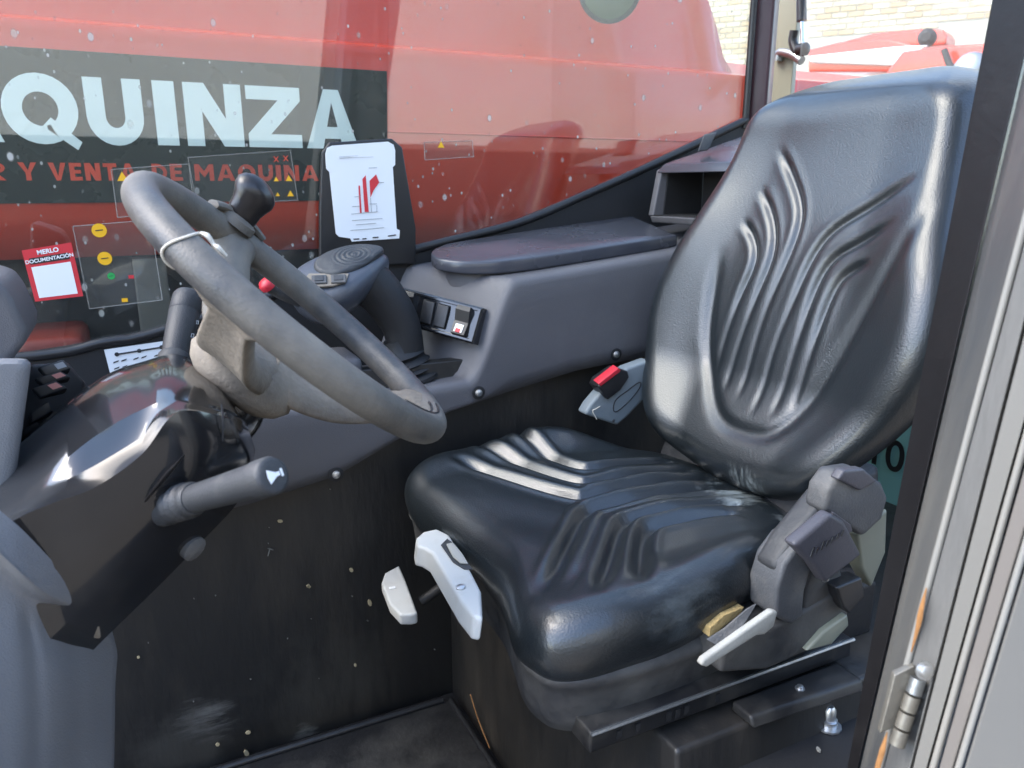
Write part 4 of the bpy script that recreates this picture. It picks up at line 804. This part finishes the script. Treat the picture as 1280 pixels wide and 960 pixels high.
# recliner side covers
Yc = .497
def cov(nm, px, d, m, par=seat, bev=.006): return prism(nm, px, d, m, par, bev=bev)
cov('hinge_cover', [(0.5508, 0.5030, 0.4432), (0.5482, 0.5030, 0.4746), (0.5559, 0.5030, 0.5012), (0.5742, 0.5030, 0.5198), (0.5956, 0.5030, 0.5258), (0.6093, 0.5030, 0.5085), (0.5960, 0.5030, 0.4899), (0.5893, 0.5030, 0.4642), (0.5900, 0.5030, 0.4325), (0.5748, 0.5030, 0.4274)], (0, .04, 0), 'cover_grey', bev=.005)
cov('hinge_core', [(0.5976, 0.5090, 0.4234), (0.5964, 0.5090, 0.4667), (0.6068, 0.5090, 0.4918), (0.6368, 0.5090, 0.4941), (0.6552, 0.5090, 0.4521), (0.6510, 0.5090, 0.4320), (0.6211, 0.5090, 0.4226)], (0, .04, 0), 'pan_grey', bev=.004)
tube('hinge_pin', [(0.5994, 0.5000, 0.4905), (0.6134, 0.5000, 0.4725)], .004, 'metal_worn', seat, seg=10, smoothpath=False)
cov('upper_cover', [(0.6000, 0.5000, 0.5506), (0.6033, 0.5000, 0.5742), (0.6169, 0.5000, 0.5889), (0.6494, 0.5000, 0.5867), (0.6840, 0.5000, 0.5665), (0.6972, 0.5000, 0.5478), (0.6917, 0.5000, 0.5232), (0.6647, 0.5000, 0.5085), (0.6278, 0.5000, 0.5318)], (0, .028, 0), 'cover_grey', bev=.007)
cov('cover_cap', [(0.6107, 0.4960, 0.5846), (0.6183, 0.4960, 0.5934), (0.6463, 0.4960, 0.5904), (0.6707, 0.4960, 0.5721), (0.6456, 0.4960, 0.5661)], (0, .012, 0), 'cover_purple', bev=.003)
wrap = cov('wrap_plate', [(0.5441, 0.4840, 0.5333), (0.5923, 0.4840, 0.5569), (0.6120, 0.4840, 0.5443), (0.6444, 0.4840, 0.5002), (0.5946, 0.4840, 0.4797), (0.5757, 0.4840, 0.5037)], (0, .016, 0), 'cover_purple', bev=.005)
for k in range(7):
    a_ = Vector((0.5688, 0.4835, 0.5185)); b_ = Vector((0.6089, 0.4835, 0.5313)); c = a_.lerp(b_, k/6); uu_ = (b_-a_).normalized(); vv_ = Vector((.35, 0, .94)).normalized()
    hh = (.0075, .0045, .007, .0045, .0045, .0045, .0045)[k]
    hexa('embossed_mark', [c-uu_*.0012-vv_*.002, c+uu_*.0012-vv_*.002, c+uu_*.0012+vv_*hh, c-uu_*.0012+vv_*hh]+[p+Vector((0, -.0006, 0)) for p in (c-uu_*.001-vv_*.002, c+uu_*.001-vv_*.002, c+uu_*.001+vv_*hh, c-uu_*.001+vv_*hh)], 'satin_black', wrap, bev=0)
cov('belt_slot', [(0.6103, 0.4970, 0.5498), (0.6386, 0.4970, 0.5299), (0.6422, 0.4970, 0.5220), (0.6334, 0.4970, 0.5184), (0.6266, 0.4970, 0.5324), (0.6090, 0.4970, 0.5431)], (0, .004, 0), 'cover_purple', bev=.001)
cov('lower_cover', [(0.4877, 0.5070, 0.4263), (0.5727, 0.5070, 0.4323), (0.6438, 0.5070, 0.4483), (0.6650, 0.5070, 0.4216), (0.6665, 0.5070, 0.3965), (0.6312, 0.5070, 0.3859), (0.5510, 0.5070, 0.3792), (0.4852, 0.5070, 0.3961)], (0, .05, 0), 'pan_grey')
cov('plastic_guard', [(0.6737, 0.5150, 0.5038), (0.7179, 0.5150, 0.5249), (0.7250, 0.5150, 0.4714), (0.7086, 0.5150, 0.4308), (0.6886, 0.5150, 0.4584)], (0, .02, 0), 'clear_dirty', bev=.004)
cov('plastic_guard', [(0.6202, 0.5000, 0.4087), (0.6545, 0.5000, 0.4204), (0.6593, 0.5000, 0.4054), (0.6350, 0.5000, 0.3889), (0.5968, 0.5000, 0.3915)], (0, .012, 0), 'clear_dirty', bev=.003)
cov('bracket', [(0.6257, 0.4950, 0.4618), (0.6635, 0.4950, 0.4646), (0.6724, 0.4950, 0.4405), (0.6505, 0.4950, 0.4242), (0.6392, 0.4950, 0.4349)], (0, .02, 0), 'satin_black', bev=.003)
cov('side_pocket', [(0.5497, 0.5100, 0.4940), (0.5704, 0.5100, 0.5211), (0.6205, 0.5100, 0.5647), (0.6480, 0.5100, 0.5371), (0.5962, 0.5100, 0.4938), (0.5720, 0.5100, 0.4632)], (0, .03, 0), 'vinyl_worn', bev=.008)
# recline lever
LP = [(0.4405, 0.4860, 0.4321), (0.4439, 0.4860, 0.4371), (0.4866, 0.4860, 0.4521), (0.5270, 0.4860, 0.4661), (0.5347, 0.4860, 0.4632), (0.5313, 0.4860, 0.4473), (0.5193, 0.4860, 0.4418), (0.5087, 0.4860, 0.4440), (0.4486, 0.4860, 0.4271)]
cov('recline_lever', LP, (0, .008, 0), 'lever_dirty', bev=.0028)
# torn vinyl with yellow foam
cov('torn_foam', [(0.4827, 0.5240, 0.4286), (0.4840, 0.5240, 0.4383), (0.5026, 0.5260, 0.4465), (0.5320, 0.5290, 0.4462), (0.5293, 0.5290, 0.4404), (0.5059, 0.5260, 0.4337), (0.4870, 0.5240, 0.4265)], (0, .012, 0), 'foam_yellow', bev=.001)
cov('torn_flap', [(0.4791, 0.5220, 0.4272), (0.5003, 0.5210, 0.4345), (0.5276, 0.5200, 0.4494), (0.5423, 0.5220, 0.4509), (0.5170, 0.5140, 0.4355), (0.4965, 0.5130, 0.4220), (0.4855, 0.5160, 0.4234)], (0, .002, 0), 'torn_edge', bev=.0006)
# front handles, pale grey
def handle(nm, front, off, m, bev): return prism(nm, front, off, m, seat, bev=bev, seg=4)
h1 = handle('weight_handle', [(0.2923, 0.8617, 0.4320), (0.3071, 0.8753, 0.4320), (0.3264, 0.8764, 0.4320), (0.3343, 0.8512, 0.4320), (0.3239, 0.7671, 0.4320), (0.3131, 0.7039, 0.4320), (0.2918, 0.6526, 0.4320), (0.2841, 0.6599, 0.4320), (0.2845, 0.6954, 0.4320), (0.2965, 0.8152, 0.4320), (0.2922, 0.8318, 0.4320), (0.2857, 0.8400, 0.4320)], (-.004, .0, -.028), 'white_plastic', .006)
handle('handle_recess', [(0.3122, 0.8256, 0.4325), (0.3260, 0.8387, 0.4325), (0.3292, 0.8171, 0.4325), (0.3223, 0.7516, 0.4325), (0.3139, 0.7557, 0.4325), (0.3089, 0.7780, 0.4325)], (0, 0, .0012), 'stalk_black', .0004)
handle('handle_slot', [(0.3173, 0.8197, 0.4340), (0.3262, 0.8202, 0.4340), (0.3252, 0.7872, 0.4340), (0.3217, 0.7618, 0.4340), (0.3140, 0.7679, 0.4340), (0.3124, 0.7866, 0.4340)], (0, 0, .0025), 'lever_dirty', .001)
lathe('handle_screw', (0.2944, 0.7191, 0.4320), (-.2, -.1, 1), ((0, .0055), (.002, .005), (.003, .001)), 'bolt_metal', seat, seg=14)
handle('height_handle', [(0.2847, 1.0031, 0.3000), (0.2977, 1.0290, 0.3000), (0.3253, 1.0434, 0.3000), (0.3188, 0.9940, 0.3000), (0.3041, 0.9005, 0.3000), (0.2949, 0.9006, 0.3000), (0.2812, 0.9074, 0.3000), (0.2774, 0.9417, 0.3000)], (0, 0, -.017), 'white_plastic', .004)
sheet('handle_symbol', [(0.2896, 0.9838, 0.3006), (0.2987, 0.9819, 0.3006), (0.2974, 0.9761, 0.3006), (0.2884, 0.9781, 0.3006)], 'card_white', seat, .0004, (0, 0, 1))
tube('lever_rod', [(.34, .99, .26), (.50, .98, .345)], .008, 'matte_black', seat, seg=10)

# seat belt buckle on the far side
bkl = thing('belt_buckle', (0.6886, 1.0000, 0.5028), 'grey seat belt buckle with red release button beside the seat', 'buckle')
prism('buckle_cover', [(0.6286, 1.0000, 0.5136), (0.6386, 1.0000, 0.5283), (0.6710, 1.0000, 0.5589), (0.7087, 1.0000, 0.5813), (0.7510, 1.0000, 0.5903), (0.7821, 1.0000, 0.5598), (0.7589, 1.0000, 0.5349), (0.7356, 1.0000, 0.5171), (0.7140, 1.0000, 0.4993), (0.6925, 1.0000, 0.4858)], (0, .025, 0), 'buckle_grey', bkl, bev=.005)
bb = prism('buckle_body', [(0.6463, 0.9900, 0.5589), (0.6520, 0.9900, 0.5687), (0.6846, 0.9900, 0.5847), (0.7018, 0.9900, 0.5789), (0.7054, 0.9900, 0.5679), (0.6893, 0.9900, 0.5485), (0.6653, 0.9900, 0.5354)], (0, .03, 0), 'satin_black', bkl, bev=.003)
prism('release_button', [(0.6442, 0.9870, 0.5650), (0.6810, 0.9870, 0.5864), (0.6857, 0.9870, 0.5833), (0.6843, 0.9870, 0.5801), (0.6488, 0.9870, 0.5606)], (0, .016, .003), 'red_button', bb, bev=.001)
tube('moulded_groove', [(0.6831, 0.9995, 0.5145), (0.6872, 0.9995, 0.5303), (0.7101, 0.9995, 0.5437), (0.7317, 0.9995, 0.5547), (0.7337, 0.9995, 0.5463), (0.7156, 0.9995, 0.5267), (0.6911, 0.9995, 0.5108)], .0008, 'matte_black', bkl, seg=5, closed=True)
lathe('rivet', (0.6839, 0.9995, 0.4954), (0, -1, 0), ((0, .0025), (.0012, .002)), 'stalk_black', bkl, seg=10)
tube('thread', [(0.6557, 0.9980, 0.5239), (0.6482, 0.9980, 0.5209), (0.6422, 0.9980, 0.5177), (0.6503, 0.9980, 0.5032)], .0007, 'string', bkl, seg=5)

# number card behind the seat
nc = thing('number_card', (1.0975, 0.8000, 0.4322), 'teal card with black number 10 behind the seat', 'sign')
NP = [Vector(p) for p in ((1.1500, 0.9162, 0.4930), (1.1500, 0.7524, 0.5344), (1.1500, 0.7246, 0.3513), (1.1500, 0.8882, 0.2860))]
sheet('card', NP, 'teal_card', nc, .002, (-1, 0, 0))
text('digits', '10', Vector((1.1430, 0.8397, 0.4149)), (0, -1, 0), (0, 0, 1), .078, 'black_print', nc, bold=.001)

# ================================================================== CAB POSTS, DOOR JAMB
post = thing('door_post', (.58, .40, 0), 'black cab door post in front of the seat backrest', 'post')
def lx(pts): 
    (x0, z0), (x1, z1) = pts; return lambda z: x0+(x1-x0)*(z-z0)/(z1-z0)
fA = lx(((.566, .336), (.601, 1.002)))     # left edge at Y .40
fB = lx(((.484, .430), (.548, .907)))      # black / grey limit at Y .34
def strip(nm, fa, ya, fb, yb, m, par, th=(.06, .01, 0), bev=.003, z0=0., z1=1.8, nz=2):
    d = Vector(th); return hexa(nm, [Vector((fa(z0), ya, z0)), Vector((fb(z0), yb, z0)), Vector((fb(z0), yb, z0))+d, Vector((fa(z0), ya, z0))+d, Vector((fa(z1), ya, z1)), Vector((fb(z1), yb, z1)), Vector((fb(z1), yb, z1))+d, Vector((fa(z1), ya, z1))+d], m, par, bev=bev)
strip('post_face', fA, .40, fB, .342, 'pillar_black', post, (.07, .04, 0))
jamb = thing('door_jamb', (.5, .33, 0), 'scratched grey metal door jamb with rust beside the black post', 'door jamb')
fC = lx(((.447, .461), (.513, .845)))
fD = lx(((.451, .475), (.495, .788)))
fE = lx(((.439, .495), (.479, .723)))
fF = lx(((.433, .513), (.462, .661)))
def pt(f_, y, z, dx=0., dy=0.): return Vector((f_(z)+dx, y+dy, z))
# rounded metal edge between the black post and the seal
secs = []
for z in np.linspace(0, 1.8, 12):
    a, b = pt(fB, .340, z), pt(fC, .302, z); nn = Vector((-.55, -.83, 0)); row = []
    for k in range(9):
        t = k/8; row.append(a.lerp(b, t)+nn*(.010*math.sin(math.pi*t)**.8)+Vector((0, 0, 0)))
    row += [b+Vector((.06, .03, 0)), a+Vector((.06, .01, 0))]
    secs.append(row)
loft('rounded_edge', secs, 'jamb_grey', jamb, ang=50)
tube('edge_seal', [pt(fC, .300, z) for z in (0, .45, .9, 1.8)], .0024, 'seal_pale', jamb, seg=8)
strip('channel', fC, .297, fD, .280, 'jamb_blue', jamb, (.06, .02, 0), bev=.002)
rs = Vector((0.4959, 0.3230, 0.5913))
for a_, b_ in ((735, 812), (920, 958)): pass
tube('rust_streak', [(0.4672, 0.2985, 0.6012), (0.4636, 0.2975, 0.5873), (0.4626, 0.2975, 0.5721), (0.4610, 0.2985, 0.5530)], [.0004, .0013, .0019, .0012, .0004], 'rust', jamb, seg=8, flat=.4)
tube('rust_streak', [(0.4444, 0.2965, 0.4949), (0.4405, 0.2955, 0.4817), (0.4388, 0.2965, 0.4654)], [.0004, .002, .0018], 'rust', jamb, seg=8, flat=.4)
hinge = thing('steel_hinge', (0.4810, 0.3150, 0.4998), 'worn steel hinge plate with knuckles on the lower door jamb', 'hinge')
HP = [(0.4502, 0.3040, 0.5382), (0.4632, 0.2990, 0.5450), (0.4667, 0.2990, 0.5401), (0.4548, 0.2970, 0.5008), (0.4389, 0.3010, 0.4969)]
prism('leaf', HP, (-.003, -.005, 0), 'hinge_metal', hinge, bev=.0012)
for k, m_ in enumerate(('metal_worn', 'hinge_metal', 'hinge_metal', 'hinge_metal')):
    a_ = Vector((0.4601, 0.2900, 0.5375)); b_ = Vector((0.4436, 0.2880, 0.4888)); c = a_.lerp(b_, k/4); e = a_.lerp(b_, (k+.86)/4)
    tube('knuckle', [c, e], .0052, m_, hinge, seg=14, smoothpath=False)
bolt('hinge_bolt', (0.4554, 0.2840, 0.5491), (-.4, -.8, .3), .0042, 'bolt_metal', hinge)
door = thing('cab_door', (.46, .25, 0), 'open cab door edge with pale seals, blurred at the right border', 'door')
strip('inner_frame', fD, .276, fE, .262, 'door_grey', door, (.05, .02, 0), bev=.002)
tube('door_seal', [pt(fE, .258, z) for z in (0, .45, .9, 1.8)], .0022, 'seal_pale', door, seg=8)
strip('edge_strip', fE, .254, fF, .242, 'jamb_brown', door, (.05, .02, 0), bev=.002)
tube('door_seal', [pt(fF, .239, z) for z in (0, .45, .9, 1.8)], .002, 'seal_pale', door, seg=8)
hexa('door_panel', [pt(fF, .236, 0), pt(fF, .10, 0, .18), pt(fF, .13, 0, .22), pt(fF, .25, 0, .05), pt(fF, .236, 1.7), pt(fF, .10, 1.7, .18), pt(fF, .13, 1.7, .22), pt(fF, .25, 1.7, .05)], 'door_grey', door, bev=.004)

# rear cab post, hatch post with gas strut, rear glass
rp = thing('rear_post', (1.24, 1.29, 0), 'dark maroon rear corner post of the cab', 'post')
hexa('post_body', [(1.168, 1.274, .6), (1.193, 1.240, .6), (1.235, 1.27, .6), (1.20, 1.31, .6), (1.168, 1.274, 1.8), (1.193, 1.240, 1.8), (1.235, 1.27, 1.8), (1.20, 1.31, 1.8)], 'pillar_maroon', rp, bev=.006)
tube('post_seal', [(1.160, 1.262, .98), (1.160, 1.262, 1.8)], .007, 'satin_black', rp, seg=8)
hp = thing('hatch_post', (1.42, 1.27, .7), 'olive hatch post just behind the maroon rear post', 'post')
hexa('post_body', [(1.40, 1.462, .6), (1.42, 1.402, .6), (1.45, 1.42, .6), (1.43, 1.48, .6), (1.40, 1.462, 1.8), (1.42, 1.402, 1.8), (1.45, 1.42, 1.8), (1.43, 1.48, 1.8)], 'olive_post', hp, bev=.004)
gs = thing('gas_strut', (1.4000, 1.3603, 1.1462), 'black and chrome gas strut with bracket on the hatch post', 'gas strut')
tube('cylinder', [(1.4000, 1.3891, 1.3620), (1.4000, 1.3694, 1.2199)], .011, 'satin_black', gs, seg=14, smoothpath=False)
tube('rod', [(1.4000, 1.3698, 1.2233), (1.4000, 1.3561, 1.1489)], .0045, 'chrome', gs, seg=10, smoothpath=False)
lathe('ball_joint', (1.4000, 1.3596, 1.1593), (0, -1, 0), ((-.01, .014), (.01, .014), (.014, .008)), 'rail_black', gs, seg=14)
tube('bracket', [(1.4000, 1.3591, 1.1360), (1.4000, 1.3893, 1.1534), (1.4000, 1.4265, 1.1619), (1.4000, 1.4320, 1.1455)], .010, 'metal_worn', gs, seg=10)
tube('bracket', [(1.4000, 1.3883, 1.2033), (1.4000, 1.3902, 1.1803), (1.4000, 1.3753, 1.1549)], .010, 'rail_black', gs, seg=10)
rg = thing('rear_window', (1.3, .8, .9), 'rear cab window above the seat backrest', 'window')
prism('glass_pane', [(1.22, .36, .80), (1.22, 1.19, .80), (1.22, 1.19, 1.77), (1.22, .36, 1.77)], (.005, 0, 0), 'rear_glass', rg, bev=0)
struct(box('rear_wall', (1.20, .36, 0), (1.23, 1.235, .80), 'matte_black', bev=.004))

# ================================================================== BACKGROUND
# brick building seen through the windows
def dirpt(px): return px
bw = thing('brick_wall', (9.2, 10.0, -.9), 'pale yellow brick building far behind the machines', 'building')
WO = Vector((5.6, 14.0, 0)); WE = Vector((13.6, 3.6, 0)); wu = (WE-WO).normalized(); wn_ = Vector((wu.y, -wu.x, 0)); wn_ = -wn_ if wn_.dot(Vector((-1, -1, 0))) < 0 else wn_
wlen = (WE-WO).length
prism('mortar_face', [WO+ZZ*-.95, WE+ZZ*-.95, WE+ZZ*7, WO+ZZ*7], -wn_*.3, 'mortar', bw, bev=0)
bl, bh = .215, .078
meshes = []
for mm in ('brick_a', 'brick_b', 'brick_c'):
    bm = bmesh.new(); vv = [bm.verts.new(wu*x+ZZ*z+wn_*y) for x, y, z in ((0, -.02, 0), (bl-.014, -.02, 0), (bl-.014, -.02, bh-.013), (0, -.02, bh-.013), (.003, .012, .003), (bl-.017, .012, .003), (bl-.017, .012, bh-.016), (.003, .012, bh-.016))]
    for f_ in ((4, 5, 6, 7), (0, 1, 5, 4), (1, 2, 6, 5), (2, 3, 7, 6), (3, 0, 4, 7)): bm.faces.new([vv[i] for i in f_])
    me = bpy.data.meshes.new('brick'); bmesh.ops.recalc_face_normals(bm, faces=bm.faces); bm.to_mesh(me); bm.free(); me.materials.append(MATS[mm]); meshes.append(me)
from bpy_extras.object_utils import world_to_camera_view
bpy.context.view_layer.update()
cnt = 0
for r in range(0, 60):
    z = 1.25+r*bh*1.0
    for c in range(int(wlen/bl)):
        p = WO+wu*(c*bl+(bl/2 if r % 2 else 0))+ZZ*z
        d = p-cam.location; rt = Vector((.8949, -.4462, 0)); fwv = Vector((.4318, .8660, -.2521)); upv = rt.cross(fwv)
        dz_ = d.dot(fwv)
        if dz_ < 1: continue
        u = 640+960*d.dot(rt)/dz_; v_ = 480-960*d.dot(upv)/dz_
        if not ((868 < u < 940 and -8 < v_ < 92) or (1000 < u < 1234 and -8 < v_ < 50)): continue
        if u > 1000 and v_ > 58-(u-1000)*.14: continue
        if cnt >= 300: continue
        o = bpy.data.objects.new('brick', random.choice(meshes)); COL.objects.link(o); o.parent = bw; o.matrix_parent_inverse = Matrix.Translation(bw.location).inverted(); o.location = p+wn_*(.006*random.random()); cnt += 1
print('bricks', cnt)
sheet('white_door', [WO+wu*(wlen*.455)+wn_*.05+ZZ*-.9, WO+wu*(wlen*.535)+wn_*.05+ZZ*-.9, WO+wu*(wlen*.535)+wn_*.05+ZZ*1.95, WO+wu*(wlen*.455)+wn_*.05+ZZ*1.95], 'white_paint', bw, .03, wn_)
pil = thing('white_column', WO+wu*(wlen*.92), 'tall white column at the right end of the brick building', 'column')
c = WO+wu*(wlen*.86)+wn_*.35
prism('shaft', [c+wu*a+wn_*b+ZZ*-.95 for a, b in ((0, 0), (.9, 0), (.9, .3), (0, .3))], (0, 0, 8), 'white_paint', pil, bev=.01)
box('wall_lamp', (-.12, -.12, 0), (.12, .12, .4), 'white_paint', pil, bev=.03, at=WO+wu*(wlen*.80)+wn_*.1+ZZ*2.6)
# another red machine outside, behind the seat
rm = thing('red_machine', (5.2, 4.4, -.9), 'second red loader boom parked behind, above the seat backrest', 'loader')
def rmq(nm, pts, dx, m): return prism(nm, pts, dx, m, rm, bev=.02)
rmq('boom_arm', [(5.2000, 4.9680, 1.7619), (5.2000, 4.9897, 1.9361), (5.2000, 4.6699, 1.9493), (5.2000, 4.2315, 1.9060), (5.2000, 3.9579, 1.8121), (5.2000, 3.9325, 1.6398)], (.25, .1, 0), 'boom_red')
rmq('boom_tip', [(5.5000, 4.9227, 2.0092), (5.5000, 4.6298, 2.0244), (5.5000, 4.2047, 1.9909), (5.5000, 4.0206, 1.9612), (5.5000, 3.9758, 1.9113), (5.5000, 3.9784, 1.8473), (5.5000, 4.2528, 1.8648)], (.25, .1, 0), 'boom_red')
rmq('white_stripe', [(5.1500, 4.9125, 1.8253), (5.1500, 4.9356, 1.8767), (5.1500, 4.1152, 1.8311), (5.1500, 3.8588, 1.8045), (5.1500, 4.0964, 1.6995)], (.05, .02, 0), 'white_paint')
rmq('hood', [(4.9000, 3.9691, 1.6264), (4.9000, 3.8603, 1.7462), (4.9000, 3.5550, 1.7374), (4.9000, 3.1364, 1.6992), (4.9000, 3.0933, 1.4325), (4.9000, 3.9615, 1.5733)], (.3, .12, 0), 'boom_red')
lathe('pin', (5.3000, 3.9777, 1.8750), (-1, -.5, 0), ((0, .06), (.06, .06), (.09, .03)), 'tyre', rm, seg=16)
lathe('headlamp', (4.8500, 3.3054, 1.5545), (-1, -.5, .1), ((0, .10), (.05, .10), (.08, .07), (.09, .02)), 'metal_worn', rm, seg=20)
tube('hose', [(4.8500, 3.5150, 1.7043), (4.8500, 3.4423, 1.5852), (4.8500, 3.2965, 1.4975)], .02, 'tyre', rm, seg=10)
box('lower_body', (-.6, -.8, 0), (.6, .8, 1.4), 'boom_red', rm, bev=.06, at=(5.9, 3.9, -.95))
# pale building across the yard behind the photographer, mirrored in the window
yb = thing('yard_building', (0, -14, -.95), 'pale building across the yard, mirrored in the side window', 'building')
box('facade', (-30, -16, 1.7), (30, -14, 7.5), 'pale_wall', yb, bev=0)
box('lower_band', (-30.1, -16.1, -.95), (30.1, -13.9, 1.7), 'dark_band', yb, bev=0)  # made-up dark band so the lower window reflection stays dark
